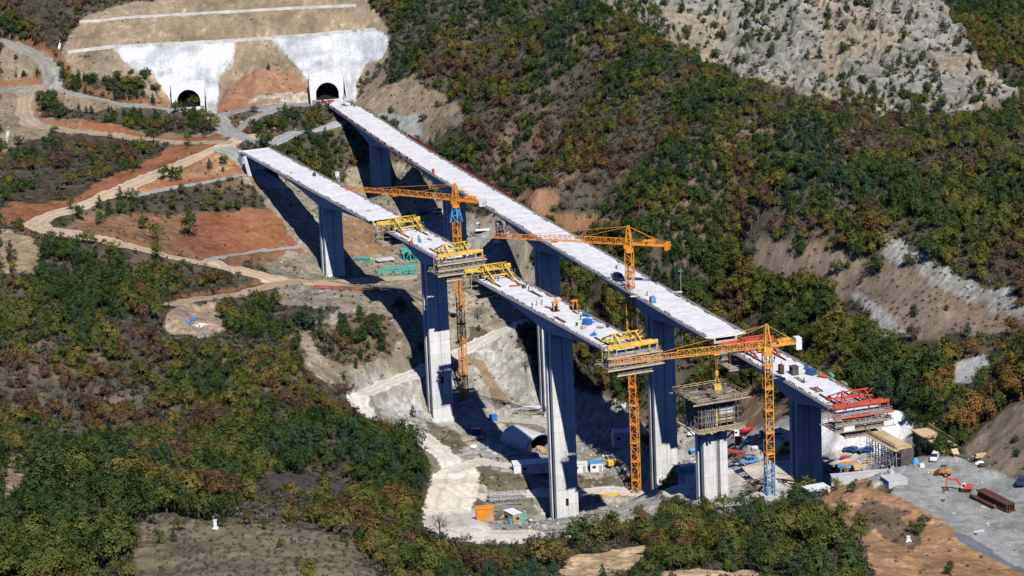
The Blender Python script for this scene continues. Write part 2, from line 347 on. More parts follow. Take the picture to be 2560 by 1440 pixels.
# roads and platforms stay where they are; heaps of white gravel in the yard
def heap(px, py, r, h, near=700):
    global gz
    x, y, z = fld.hit([px], [py], near)
    d = np.hypot(gx-x[0], gy-y[0])
    gz = gz+h*np.clip(1-d/r, 0, 1)**1.1
for px, py, r, h in [(2225,1078,12,5.0),(2150,1098,12,4.0),(2070,1080,12,3.5),(2110,1120,9,2.5),(2180,1115,8,3)]: heap(px, py, r, h)
fld = Field(gz)

# ------------------------------------------------------------------ materials
MATS = {}
def mat(name, color, rough=.75, metal=0.0, noise=.0, scale=1.0, bump=0.0, coord='Object', spec=.3):
    if name in MATS: return MATS[name]
    m = bpy.data.materials.new(name); m.use_nodes = True; t = m.node_tree; b = t.nodes['Principled BSDF']
    b.inputs['Roughness'].default_value = rough; b.inputs['Metallic'].default_value = metal
    b.inputs['Specular IOR Level'].default_value = spec
    b.inputs['Base Color'].default_value = (*color, 1)
    if noise > 0:
        tc = t.nodes.new('ShaderNodeTexCoord'); nz = t.nodes.new('ShaderNodeTexNoise'); nz.inputs['Scale'].default_value = scale; nz.inputs['Detail'].default_value = 6
        nz.inputs['Roughness'].default_value = .65
        mx = t.nodes.new('ShaderNodeMix'); mx.data_type = 'RGBA'
        mx.inputs[6].default_value = tuple(max(0, c*(1-noise)) for c in color)+(1,)
        mx.inputs[7].default_value = tuple(min(.95, c*(1+noise)) for c in color)+(1,)
        rm = t.nodes.new('ShaderNodeMapRange'); rm.inputs[1].default_value = .3; rm.inputs[2].default_value = .7
        t.links.new(tc.outputs[coord], nz.inputs['Vector']); t.links.new(nz.outputs[0], rm.inputs[0]); t.links.new(rm.outputs[0], mx.inputs[0])
        t.links.new(mx.outputs[2], b.inputs['Base Color'])
        if bump > 0:
            bp = t.nodes.new('ShaderNodeBump'); bp.inputs['Strength'].default_value = bump; bp.inputs['Distance'].default_value = .3
            t.links.new(nz.outputs[0], bp.inputs['Height']); t.links.new(bp.outputs[0], b.inputs['Normal'])
    MATS[name] = m; return m

def ground_mat():
    m = bpy.data.materials.new('soil'); m.use_nodes = True; t = m.node_tree; b = t.nodes['Principled BSDF']
    b.inputs['Roughness'].default_value = .95; b.inputs['Specular IOR Level'].default_value = .1
    a = t.nodes.new('ShaderNodeAttribute'); a.attribute_name = 'soil'
    g = t.nodes.new('ShaderNodeNewGeometry')
    n1 = t.nodes.new('ShaderNodeTexNoise'); n1.inputs['Scale'].default_value = 1.3; n1.inputs['Detail'].default_value = 8; n1.inputs['Roughness'].default_value = .75
    n2 = t.nodes.new('ShaderNodeTexVoronoi'); n2.inputs['Scale'].default_value = .9
    t.links.new(g.outputs['Position'], n1.inputs['Vector']); t.links.new(g.outputs['Position'], n2.inputs['Vector'])
    mr = t.nodes.new('ShaderNodeMapRange'); mr.inputs[1].default_value = .3; mr.inputs[2].default_value = .72; mr.inputs[3].default_value = .62; mr.inputs[4].default_value = 1.3
    t.links.new(n1.outputs[0], mr.inputs[0])
    mm = t.nodes.new('ShaderNodeMix'); mm.data_type = 'RGBA'; mm.blend_type = 'MULTIPLY'; mm.inputs[0].default_value = 1
    t.links.new(a.outputs['Color'], mm.inputs[6]); t.links.new(mr.outputs[0], mm.inputs[7])
    t.links.new(mm.outputs[2], b.inputs['Base Color'])
    bp = t.nodes.new('ShaderNodeBump'); bp.inputs['Strength'].default_value = .55; bp.inputs['Distance'].default_value = .5
    t.links.new(n1.outputs[0], bp.inputs['Height']); t.links.new(bp.outputs[0], b.inputs['Normal'])
    return m
SOIL = ground_mat()

COL = S.collection
def build_terrain():
    nr, nc = gx.shape
    V = np.stack([gx, gy, gz], -1).reshape(-1, 3); Cc = col.reshape(-1, 3)
    idx = np.arange(nr*nc).reshape(nr, nc)
    quads = np.stack([idx[:-1, :-1], idx[:-1, 1:], idx[1:, 1:], idx[1:, :-1]], -1).reshape(-1, 4)
    fz = zid[:-1, :-1].reshape(-1)
    # vertex normals of the whole sheet so that the pieces shade as one
    e1 = V[quads[:, 1]]-V[quads[:, 0]]; e2 = V[quads[:, 3]]-V[quads[:, 0]]; fn = np.cross(e1, e2)
    vn = np.zeros_like(V)
    for k in range(4): np.add.at(vn, quads[:, k], fn)
    vn /= np.linalg.norm(vn, axis=1, keepdims=True)
    for z, nm in enumerate(names):
        q = quads[fz == z]
        if len(q) == 0: continue
        u, inv = np.unique(q, return_inverse=True); q = inv.reshape(-1, 4)
        me = bpy.data.meshes.new(nm)
        me.vertices.add(len(u)); me.vertices.foreach_set('co', V[u].ravel())
        me.loops.add(len(q)*4); me.loops.foreach_set('vertex_index', q.ravel().astype(np.int32))
        me.polygons.add(len(q)); me.polygons.foreach_set('loop_start', (np.arange(len(q))*4).astype(np.int32))
        me.polygons.foreach_set('use_smooth', np.ones(len(q), bool))
        me.update(); me.validate()
        at = me.color_attributes.new('soil', 'FLOAT_COLOR', 'POINT')
        at.data.foreach_set('color', np.c_[Cc[u], np.ones(len(u))].ravel())
        try: me.normals_split_custom_set_from_vertices(vn[u])
        except Exception as ex: print(ex)
        me.materials.append(SOIL)
        o = bpy.data.objects.new(nm, me); COL.objects.link(o); o['kind'] = 'structure'
        o['label'] = {'ground':'steep scrubby hillsides of brown and reddish soil','gravel_yard':'grey gravel platforms and work yards','stream_bed':'pale dry stream bed in the side valley','rock_slope':'bare grey eroded rock slope behind the wooded spur','dirt_road':'pale dirt haul roads winding down to the valley floor','shotcrete_slope':'white sprayed concrete faces above the tunnel mouths'}[nm]
        o['category'] = {'ground':'ground','gravel_yard':'ground','stream_bed':'stream','rock_slope':'hillside','dirt_road':'road','shotcrete_slope':'slope'}[nm]
build_terrain()

# ------------------------------------------------------------------ mesh helpers
class MB:
    def __init__(s): s.v = []; s.f = []; s.m = []; s.uv = None
    def add(s, vs, fs, mi=0):
        b = len(s.v); s.v += [tuple(v) for v in vs]
        for f in fs: s.f.append([b+i for i in f]); s.m.append(mi)
    def box(s, c, d, rz=0, mi=0, M=None):
        x, y, z = d[0]/2, d[1]/2, d[2]/2
        vs = [Vector((a*x, b*y, e*z)) for e in (-1, 1) for b in (-1, 1) for a in (-1, 1)]
        if M is None: M = Matrix.Rotation(rz, 3, 'Z')
        s.add([M@v+Vector(c) for v in vs], [(0,2,3,1),(4,5,7,6),(0,1,5,4),(2,6,7,3),(0,4,6,2),(1,3,7,5)], mi)
    def beam(s, p, q, w=.2, h=None, mi=0, up=(0, 0, 1)):
        p, q = Vector(p), Vector(q); h = h or w; d = q-p; L = d.length
        if L < 1e-6: return
        d.normalize(); u = Vector(up)
        if abs(d.dot(u)) > .98: u = Vector((1, 0, 0))
        a = d.cross(u).normalized(); b = a.cross(d).normalized()
        vs = [c+a*(i*w/2)+b*(j*h/2) for c in (p, q) for i, j in ((-1,-1),(1,-1),(1,1),(-1,1))]
        s.add(vs, [(3,2,1,0),(4,5,6,7),(0,1,5,4),(1,2,6,5),(2,3,7,6),(3,0,4,7)], mi)
    def tube(s, p, q, r, r2=None, n=8, mi=0, caps=True):
        p, q = Vector(p), Vector(q); r2 = r if r2 is None else r2; d = (q-p).normalized()
        u = Vector((0, 0, 1)) if abs(d.z) < .95 else Vector((1, 0, 0))
        a = d.cross(u).normalized(); b = a.cross(d)
        vs = [c+(a*math.cos(2*math.pi*i/n)+b*math.sin(2*math.pi*i/n))*rr for c, rr in ((p, r), (q, r2)) for i in range(n)]
        fs = [(i, (i+1) % n, n+(i+1) % n, n+i) for i in range(n)]
        if caps: fs += [tuple(range(n))[::-1], tuple(range(n, 2*n))]
        s.add(vs, fs, mi)
    def loft(s, loops, mi=0, caps=True):
        n = len(loops[0]); vs = [v for l in loops for v in l]; fs = []
        for k in range(len(loops)-1):
            for i in range(n): fs.append((k*n+i, k*n+(i+1) % n, (k+1)*n+(i+1) % n, (k+1)*n+i))
        if caps: fs += [tuple(range(n))[::-1], tuple((len(loops)-1)*n+i for i in range(n))]
        s.add(vs, fs, mi)
    def prism(s, poly, y0, y1, mi=0, inset=0):      # poly in (x, z), extruded along y
        cx = sum(p[0] for p in poly)/len(poly)
        s.loft([[(x, y0, z) for x, z in poly], [(x, y1, z) for x, z in poly]], mi)
    def lattice(s, p, q, w, h, bay, t=.12, td=.07, up=(0, 0, 1), tri=False, mi=0, w2=None, h2=None):
        p, q = Vector(p), Vector(q); d = q-p; L = d.length; d.normalize(); u = Vector(up)
        if abs(d.dot(u)) > .98: u = Vector((0, 1, 0))
        a = d.cross(u).normalized(); b = a.cross(d).normalized(); w2 = w2 or w; h2 = h2 or h
        def C(x):
            f = x/L; ww = w+(w2-w)*f; hh = h+(h2-h)*f; o = p+d*x
            if tri: return [o-a*ww/2, o+a*ww/2, o+b*hh]
            return [o-a*ww/2-b*hh/2, o+a*ww/2-b*hh/2, o+a*ww/2+b*hh/2, o-a*ww/2+b*hh/2]
        nb = max(1, round(L/bay)); A = C(0); Z = C(L); k = len(A)
        for i in range(k): s.beam(A[i], Z[i], t, mi=mi)
        prev = A
        for j in range(1, nb+1):
            cur = C(L*j/nb)
            for i in range(k):
                i2 = (i+1) % k
                s.beam(prev[i], cur[i2], td, mi=mi) if j % 2 else s.beam(prev[i2], cur[i], td, mi=mi)
                s.beam(cur[i], cur[i2], td, mi=mi)
            prev = cur
    def build(s, name, mats, parent=None, off=None, smooth=False, bevel=0):
        me = bpy.data.meshes.new(name)
        vs = s.v if off is None else [(v[0]-off[0], v[1]-off[1], v[2]-off[2]) for v in s.v]
        me.from_pydata(vs, [], s.f)
        for m in (mats if isinstance(mats, (list, tuple)) else [mats]): me.materials.append(m)
        me.polygons.foreach_set('material_index', s.m)
        if smooth: me.polygons.foreach_set('use_smooth', [True]*len(s.f))
        if s.uv:
            uv = me.uv_layers.new(name='run')
            for l in me.loops: uv.data[l.index].uv = s.uv[l.vertex_index]
        me.update()
        o = bpy.data.objects.new(name, me); COL.objects.link(o)
        if parent is not None: o.parent = parent
        if bevel:
            bv = o.modifiers.new('edge', 'BEVEL'); bv.width = bevel; bv.segments = 1; bv.limit_method = 'ANGLE'
        return o
def thing(name, label, cat, loc=(0, 0, 0), rz=0, group=None):
    o = bpy.data.objects.new(name, None); COL.objects.link(o); o.empty_display_size = .5
    o.location = loc; o.rotation_euler = (0, 0, rz); o['label'] = label; o['category'] = cat
    if group: o['group'] = group
    return o
def tag(o, label, cat, group=None, kind=None):
    o['label'] = label; o['category'] = cat
    if group: o['group'] = group
    if kind: o['kind'] = kind
    return o
def copy_tree(o, parent=None):
    c = o.copy(); COL.objects.link(c)
    if parent is not None: c.parent = parent
    for ch in list(o.children): copy_tree(ch, c)
    return c

# ------------------------------------------------------------------ concrete
def concrete(name, base, lifts=False, streak=False):
    m = bpy.data.materials.new(name); m.use_nodes = True; t = m.node_tree; b = t.nodes['Principled BSDF']; L = t.links
    b.inputs['Roughness'].default_value = .85; b.inputs['Specular IOR Level'].default_value = .2
    g = t.nodes.new('ShaderNodeNewGeometry')
    n1 = t.nodes.new('ShaderNodeTexNoise'); n1.inputs['Scale'].default_value = .35; n1.inputs['Detail'].default_value = 7; n1.inputs['Roughness'].default_value = .7
    L.new(g.outputs['Position'], n1.inputs['Vector'])
    mr = t.nodes.new('ShaderNodeMapRange'); mr.inputs[1].default_value = .3; mr.inputs[2].default_value = .7; mr.inputs[3].default_value = .86; mr.inputs[4].default_value = 1.1
    L.new(n1.outputs[0], mr.inputs[0]); fac = mr.outputs[0]
    def mul(a, bb):
        k = t.nodes.new('ShaderNodeMath'); k.operation = 'MULTIPLY'; L.new(a, k.inputs[0]); L.new(bb, k.inputs[1]); return k.outputs[0]
    if lifts:
        sx = t.nodes.new('ShaderNodeSeparateXYZ'); L.new(g.outputs['Position'], sx.inputs[0])
        k = t.nodes.new('ShaderNodeMath'); k.operation = 'DIVIDE'; k.inputs[1].default_value = 4.6; L.new(sx.outputs[2], k.inputs[0])
        fr = t.nodes.new('ShaderNodeMath'); fr.operation = 'FRACT'; L.new(k.outputs[0], fr.inputs[0])
        fl = t.nodes.new('ShaderNodeMath'); fl.operation = 'FLOOR'; L.new(k.outputs[0], fl.inputs[0])
        wn = t.nodes.new('ShaderNodeTexWhiteNoise'); wn.noise_dimensions = '1D'; L.new(fl.outputs[0], wn.inputs['W'])
        m1 = t.nodes.new('ShaderNodeMapRange'); m1.inputs[3].default_value = .88; m1.inputs[4].default_value = 1.08; L.new(wn.outputs[0], m1.inputs[0])
        lt = t.nodes.new('ShaderNodeMapRange'); lt.inputs[1].default_value = .0; lt.inputs[2].default_value = .06; lt.inputs[3].default_value = .72; lt.inputs[4].default_value = 1; L.new(fr.outputs[0], lt.inputs[0])
        fac = mul(mul(fac, m1.outputs[0]), lt.outputs[0])
        n3 = t.nodes.new('ShaderNodeTexNoise'); n3.inputs['Scale'].default_value = 1.0; n3.inputs['Detail'].default_value = 4
        mp = t.nodes.new('ShaderNodeMapping'); mp.inputs['Scale'].default_value = (1.3, 1.3, .05); L.new(g.outputs['Position'], mp.inputs[0]); L.new(mp.outputs[0], n3.inputs['Vector'])
        m3 = t.nodes.new('ShaderNodeMapRange'); m3.inputs[1].default_value = .35; m3.inputs[2].default_value = .6; m3.inputs[3].default_value = .84; m3.inputs[4].default_value = 1.04; L.new(n3.outputs[0], m3.inputs[0]); fac = mul(fac, m3.outputs[0])
    if streak:
        uv = t.nodes.new('ShaderNodeUVMap'); uv.uv_map = 'run'
        for sc, lo in (((.16, .05, 1), .84), ((.7, .3, 1), .92), ((.35, .6, 1), .86)):
            mp = t.nodes.new('ShaderNodeMapping'); mp.inputs['Scale'].default_value = sc; L.new(uv.outputs[0], mp.inputs[0])
            n3 = t.nodes.new('ShaderNodeTexNoise'); n3.inputs['Scale'].default_value = 1; n3.inputs['Detail'].default_value = 5; n3.inputs['Roughness'].default_value = .7; L.new(mp.outputs[0], n3.inputs['Vector'])
            m3 = t.nodes.new('ShaderNodeMapRange'); m3.inputs[1].default_value = .36; m3.inputs[2].default_value = .56; m3.inputs[3].default_value = lo; m3.inputs[4].default_value = 1.0; L.new(n3.outputs[0], m3.inputs[0]); fac = mul(fac, m3.outputs[0])
        sx = t.nodes.new('ShaderNodeSeparateXYZ'); L.new(uv.outputs[0], sx.inputs[0])
        k = t.nodes.new('ShaderNodeMath'); k.operation = 'DIVIDE'; k.inputs[1].default_value = 5.0; L.new(sx.outputs[0], k.inputs[0])
        fr = t.nodes.new('ShaderNodeMath'); fr.operation = 'FRACT'; L.new(k.outputs[0], fr.inputs[0])
        lt = t.nodes.new('ShaderNodeMapRange'); lt.inputs[1].default_value = 0; lt.inputs[2].default_value = .04; lt.inputs[3].default_value = .95; lt.inputs[4].default_value = 1; L.new(fr.outputs[0], lt.inputs[0]); fac = mul(fac, lt.outputs[0])
    mx = t.nodes.new('ShaderNodeMix'); mx.data_type = 'RGBA'; mx.blend_type = 'MULTIPLY'; mx.inputs[0].default_value = 1; mx.inputs[6].default_value = (*base, 1)
    L.new(fac, mx.inputs[7]); L.new(mx.outputs[2], b.inputs['Base Color'])
    return m
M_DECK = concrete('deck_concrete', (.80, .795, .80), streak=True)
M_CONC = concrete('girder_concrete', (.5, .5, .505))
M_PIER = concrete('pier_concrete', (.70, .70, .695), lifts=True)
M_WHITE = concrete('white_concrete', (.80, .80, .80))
M_KERB = mat('edge_kerb', (.27, .26, .25), .9, noise=.5, scale=1.2)
M_REBAR = mat('rusty_bars', (.17, .10, .07), .8, noise=.4, scale=3)
M_DARK = mat('shade_and_dark_parts', (.012, .012, .014), .9)  # near-black: shade of bore and pier openings put into the colour; also jack parts
M_REDNET = mat('red_netting', (.42, .055, .05), .8, noise=.3, scale=.4)
M_YEL = mat('yellow_paint', (.76, .48, .085), .6, noise=.3, scale=.6)
M_CRANE = mat('orange_yellow_paint', (.78, .29, .035), .5, noise=.22, scale=.5)
M_CRANE2 = mat('golden_paint', (.74, .34, .06), .5, noise=.22, scale=.5)
M_ORNG = mat('orange_paint', (.75, .27, .03), .5, noise=.2, scale=.7)
M_RED = mat('red_paint', (.56, .085, .05), .5, noise=.25, scale=.6)
M_TIMB = mat('weathered_timber', (.38, .31, .22), .85, noise=.4, scale=1.4)
M_TIMB2 = mat('fresh_timber', (.58, .43, .25), .8, noise=.3, scale=1.4)
M_PLY = mat('formwork_panels', (.10, .085, .075), .8, noise=.4, scale=.8)
M_STEEL = mat('galvanised_tubes', (.42, .43, .44), .5, .3, noise=.25, scale=1)
M_GREY = mat('grey_sheet', (.60, .62, .64), .5, .0, noise=.15, scale=.3)
M_BLUE = mat('blue_paint', (.05, .17, .50), .5, noise=.25, scale=.6)
M_SKYBLUE = mat('light_blue_paint', (.10, .33, .62), .5, noise=.2, scale=.6)
M_TEAL = mat('teal_paint', (.06, .47, .40), .55, noise=.25, scale=.6)
M_WPAINT = mat('white_paint', (.78, .78, .78), .5, noise=.1, scale=.6)
M_RUST = mat('rusty_steel', (.115, .052, .035), .75, noise=.4, scale=1.0)
M_TYRE = mat('tyre_rubber', (.02, .02, .02), .9)
M_GLASS = mat('dark_window', (.02, .025, .03), .08, spec=.6)
M_NAVY = mat('navy_car_paint', (.03, .05, .12), .25, spec=.6)
M_DBLUE = mat('blue_car_paint', (.03, .09, .30), .25, spec=.6)
M_DSTEEL = mat('dull_tubes', (.22, .21, .20), .7, .1, noise=.35, scale=1)
M_CRIM = mat('crimson_paint', (.36, .02, .045), .45, noise=.2, scale=1)
M_SKIN = mat('skin', (.45, .27, .19), .6)

# ------------------------------------------------------------------ the two viaducts
RA, RD = Vector((-50.4, 1143.0)), Vector((.3237, -.9462)).normalized()
LA, LD = Vector((-64.2, 1034.4)), Vector((.3849, -.9230)).normalized()
R_OFF = ([-90,-70,-20,36,120,200,330,400], [-4.3,-3.3,-1.3,.8,1.7,1.85,1.7,0.2])
def axis(side, s, t=0, z=0):
    A, D = (RA, RD) if side == 'R' else (LA, LD)
    off = -float(np.interp(s, *R_OFF)) if side == 'R' else .3
    N = Vector((-D.y, D.x))                     # to the right of someone driving... see sign below
    N = Vector((-D.y, D.x)) if (-D.y) > 0 else -Vector((-D.y, D.x))
    p = A+D*s+N*(off+t)
    return Vector((p.x, p.y, z))
YAW = {'R': math.atan2(RD.y, RD.x), 'L': math.atan2(LD.y, LD.x)}
HW = 6.3
def depth(s, piers, half, h0=6.0, h1=2.3):
    d = min(abs(s-p) for p in piers); f = max(0, 1-max(0, d-3)/max(half-3, 1))
    return h1+(h0-h1)*f**1.9
def girder(root, side, s0, s1, piers, half, base, kerb=True):
    st_ = list(np.linspace(s0, s1, max(4, int((s1-s0)/2.5)+1)))
    slab = MB(); uv = []
    loops = []
    sec = [(-HW, -.32), (-3.55, -.7), (3.55, -.7), (HW, -.32), (HW, 0), (2, .06), (-2, .06), (-HW, 0)]
    for s in st_:
        loops.append([axis(side, s, t, z) for t, z in sec]); uv += [(s, t) for t, z in sec]
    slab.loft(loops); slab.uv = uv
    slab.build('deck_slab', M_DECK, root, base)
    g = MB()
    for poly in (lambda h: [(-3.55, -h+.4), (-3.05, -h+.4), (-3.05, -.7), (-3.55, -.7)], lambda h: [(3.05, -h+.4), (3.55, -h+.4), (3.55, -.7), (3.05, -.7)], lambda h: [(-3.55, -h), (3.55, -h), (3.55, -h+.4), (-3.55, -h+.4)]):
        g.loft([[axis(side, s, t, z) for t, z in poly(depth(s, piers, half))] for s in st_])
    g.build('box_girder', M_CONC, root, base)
    if kerb:
        for sg in (-1, 1):
            k = MB()
            k.loft([[axis(side, s, t, z) for t, z in ((sg*6.25, .0), (sg*5.55, .01), (sg*5.6, .2), (sg*6.2, .24))] for s in st_])
            rnd = random.Random(int(s0)+sg)
            s = s0+1
            while s < s1-1:
                k.beam(axis(side, s, sg*5.9, .1), axis(side, s+rnd.uniform(-.3, .3), sg*(5.9+rnd.uniform(-.2, .2)), rnd.uniform(.5, .95)), .14, mi=1)
                if rnd.random() < .3:
                    k.box(axis(side, s, sg*rnd.uniform(4.9, 5.5), .12), (rnd.uniform(.6, 2.6), rnd.uniform(.15, .5), .16), YAW[side]+rnd.uniform(-.15, .15), mi=rnd.choice((0, 1)))
                s += 1.25
            k.build('edge_kerb', [M_KERB, M_REBAR], root, base)
def pier(root, side, s, zb, base, h0=6.0, openings=()):
    p = MB(); hs, ht, ins, gap = 2.5, 3.55, .7, .95
    pl = [(-hs, -ht), (-gap, -ht), (-gap, -ht+ins), (gap, -ht+ins), (gap, -ht), (hs, -ht), (hs, -.25), (hs-.22, -.25), (hs-.22, .25), (hs, .25), (hs, ht), (gap, ht), (gap, ht-ins), (-gap, ht-ins), (-gap, ht), (-hs, ht)]
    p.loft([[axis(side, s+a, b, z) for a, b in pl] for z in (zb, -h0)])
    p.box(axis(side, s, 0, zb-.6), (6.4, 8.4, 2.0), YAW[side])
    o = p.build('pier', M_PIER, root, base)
    for zo, t in openings:
        q = MB(); q.box(axis(side, s+hs-.2, t, zo), (.46, .95, 2.2), YAW[side]); q.build('access_opening_shade', M_DARK, o)  # solid dark box; the shade of an opening is put into its colour
        q_ = COL.objects[-1]; q_.location = -Vector(base)
    return o
def gz_at(side, s): p = axis(side, s); return float(fld.h([p.x], [p.y])[0])
def z_of(side, s, py_px):            # height at which a pier foot shows at that picture row
    p = axis(side, s); return at_Y(py_px[0], py_px[1], p.y-2.5)[2]

base = axis('R', 100, 0, -40)
v = thing('viaduct', 'long finished concrete viaduct running from the right tunnel on four tall piers', 'viaduct', base)
girder(v, 'R', -71, 346, (0, 99, 198, 297), 50, base)
pier(v, 'R', 0, gz_at('R', 0)-4, base); pier(v, 'R', 99, gz_at('R', 99)-4, base); pier(v, 'R', 198, z_of('R', 198, (1365, 1022))-1.5, base)
z4 = z_of('R', 297, (1662, 1264)); pier(v, 'R', 297, z4-1, base, openings=((z4+8.6, .4),))
for a, b, sg in ((80, 150, 1), (22, 60, 1), (-68, 70, -1)):
    n_ = MB()
    for k in range(int((b-a)/2)):
        s = a+k*2
        n_.beam(axis('R', s, sg*6.2, 0), axis('R', s, sg*6.25, 1.25), .1)
        n_.beam(axis('R', s, sg*6.25, 1.2), axis('R', s+2, sg*6.25, 1.2), .1)
        n_.beam(axis('R', s, sg*6.25, .35), axis('R', s+2, sg*6.25, .35), .08)
        if sg > 0 or k % 5 == 0: n_.beam(axis('R', s, sg*6.25, .8), axis('R', s+2, sg*6.25, .75), .03, .8)
    n_.build('guard_netting', M_REDNET, v, base)
ab = MB(); ab.box(axis('R', -72, 0, -4), (4, 12.4, 7.6), YAW['R']); ab.build('abutment', M_CONC, v, base)

base = axis('L', 0, 0, -30)
v = thing('viaduct_span', 'short concrete bridge stub on one pier ending open beside the yellow trusses', 'viaduct', base)
girder(v, 'L', -82, 54, (0,), 52, base)
pier(v, 'L', 0, z_of('L', 0, (828, 687))-2.5, base)
ab = MB(); ab.box(axis('L', -83, 0, -4), (5, 12.2, 7.6), YAW['L']); ab.beam(axis('L', -74, -5.2, -9), axis('L', -76, -6.4, -.4), 1.2, 1.4); ab.build('abutment', M_WHITE, v, base)

base = axis('L', 100, 0, -58)
v = thing('bridge_cantilever', 'middle concrete bridge cantilever on one tall pier with yellow trusses on both tips', 'bridge', base)
girder(v, 'L', 74.5, 119, (100,), 26, base)
zb = z_of('L', 100, (1095, 1040)); pier(v, 'L', 100, zb-1, base, openings=((zb+12.2, .2),))
base = axis('L', 200, 0, -66)
v = thing('bridge_cantilever', 'long concrete bridge cantilever on the tallest pier in the valley, cluttered with orange frames', 'bridge', base)
girder(v, 'L', 152, 247, (200,), 49, base)
zb = z_of('L', 200, (1405, 1313)); pier(v, 'L', 200, zb-1, base, openings=((zb+7.2, -.1),))
base = axis('R', 397, 0, -30)
v = thing('bridge_cantilever', 'nearest concrete bridge cantilever on one thick pier with red trusses on both tips', 'bridge', base)
girder(v, 'R', 366, 429, (397,), 33, base)
pier(v, 'R', 397, gz_at('R', 397)-3, base)
base = axis('L', 300, 0, -33)
v = thing('bridge_pier', 'lone pale concrete pier topped with a cage of scaffolding', 'pier', base)
po = pier(v, 'L', 300, gz_at('L', 300)-3, base, h0=8.6)

# ------------------------------------------------------------------ tunnels and cut slopes
def tunnel(px, py, yaw, label, wings):
    x, y, z = at_z(px, py, 0.0)
    t = thing('tunnel_portal', label, 'tunnel', (x, y-2.5, 0), yaw)
    W, H, r, hs = 6.9, 9.3, 4.75, 2.3
    arch = [(-r, 0)]+[(-r*math.cos(a), hs+r*math.sin(a)*1.02) for a in np.linspace(0, math.pi, 25)]+[(r, 0)]
    n = len(arch); outer = []
    for k, (ax, az) in enumerate(arch):
        if k == 0: outer.append((-W, 0))
        elif k == n-1: outer.append((W, 0))
        else:
            a = math.atan2(az-hs+.001, ax); c, s_ = math.cos(a), max(math.sin(a), 0)
            f = min(W/max(abs(c), 1e-3), (H-hs)/max(s_, 1e-3)); outer.append((c*f, hs+s_*f))
    b = MB(); vs = [(p[0], 0, p[1]) for p in arch]+[(p[0], 0, p[1]) for p in outer]+[(p[0], 9, p[1]) for p in arch]+[(p[0], 9, p[1]) for p in outer]
    fs = []
    for i in range(n-1):
        fs += [(i, n+i, n+i+1, i+1), (n+i, 3*n+i, 3*n+i+1, n+i+1), (i+1, 2*n+i+1, 2*n+i, i)]
    b.add(vs, fs); b.build('portal_wall', M_WHITE, t)
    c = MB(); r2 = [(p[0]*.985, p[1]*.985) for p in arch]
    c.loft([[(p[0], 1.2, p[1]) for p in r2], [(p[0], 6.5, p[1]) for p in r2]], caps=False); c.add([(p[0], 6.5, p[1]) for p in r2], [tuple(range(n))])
    c.build('bore', M_DARK, t)  # short closed tube; a deep tunnel's darkness is put into its colour
    q = MB(); q.box((0, -4.5, -.15), (9.3, 8.5, .3)); q.build('threshold_slab', M_WHITE, t)
    for sx in wings:
        w = MB(); w.loft([[(sx*7.0, .3, -1), (sx*7.0, .3, 9.8), (sx*7.5, .3, 9.8), (sx*7.5, .3, -1)], [(sx*7.2, -8.5, -2), (sx*7.2, -8.5, .6), (sx*7.7, -8.5, .6), (sx*7.7, -8.5, -2)]])
        w.build('wing_wall', M_CONC, t)
    return t
tunnel(474, 264, R(6), 'left tunnel mouth, a white square portal half hidden by bushes', (1,))
tunnel(820, 246, R(8), 'right tunnel mouth, a white portal at the start of the long viaduct', (-1, 1))
M_CHAN = mat('weathered_concrete', (.56,.54,.50), .9, noise=.3, scale=.2)
def ribbon(name, line, w, h, m, label, cat, lift=0.0):
    q = np.array(line, float); k = []
    for a, b in zip(q[:-1], q[1:]):
        nn = max(2, int(np.hypot(*(b-a))/9))
        for i in range(nn): k.append(a+(b-a)*i/nn)
    k.append(q[-1]); k = np.array(k); x, y, z = fld.hit(k[:, 0], k[:, 1]); z = fld.h(x, y)+lift
    o = MB(); b0 = (float(x[0]), float(y[0]), float(z[0])); loops = []
    for i in range(len(x)):
        a = max(0, i-1); c = min(len(x)-1, i+1); d = Vector((x[c]-x[a], y[c]-y[a], 0)).normalized(); nrm = Vector((-d.y, d.x, 0))
        p = Vector((x[i], y[i], z[i])); loops.append([p-nrm*w/2-Vector((0,0,.6)), p+nrm*w/2-Vector((0,0,.6)), p+nrm*w/2+Vector((0,0,h)), p-nrm*w/2+Vector((0,0,h))])
    o.loft(loops); r = o.build(name, m, None, b0); r.location = b0; tag(r, label, cat); return r
ribbon('drainage_channel', [(170,131),(285,117),(400,112),(585,102),(680,95.5),(800,86),(940,74)], 1.2, .8, M_CHAN, 'long white concrete channel directly above the white sprayed slopes', 'drain')
ribbon('drainage_channel', [(200,55),(260,52),(300,46),(450,37),(600,29),(750,20),(890,14)], 1.0, .7, M_CHAN, 'upper pale concrete channel across the bare cut hillside', 'drain')
ribbon('drain_chute', [(148,122),(151,105),(160,90)], .9, .5, M_WHITE, 'short white chute beside the dirt track at the upper left', 'drain')
ribbon('gravel_chute', [(22,318),(18,340),(14,362)], 1.2, .1, M_CHAN, 'white spill running down the slope at the left edge', 'drain')

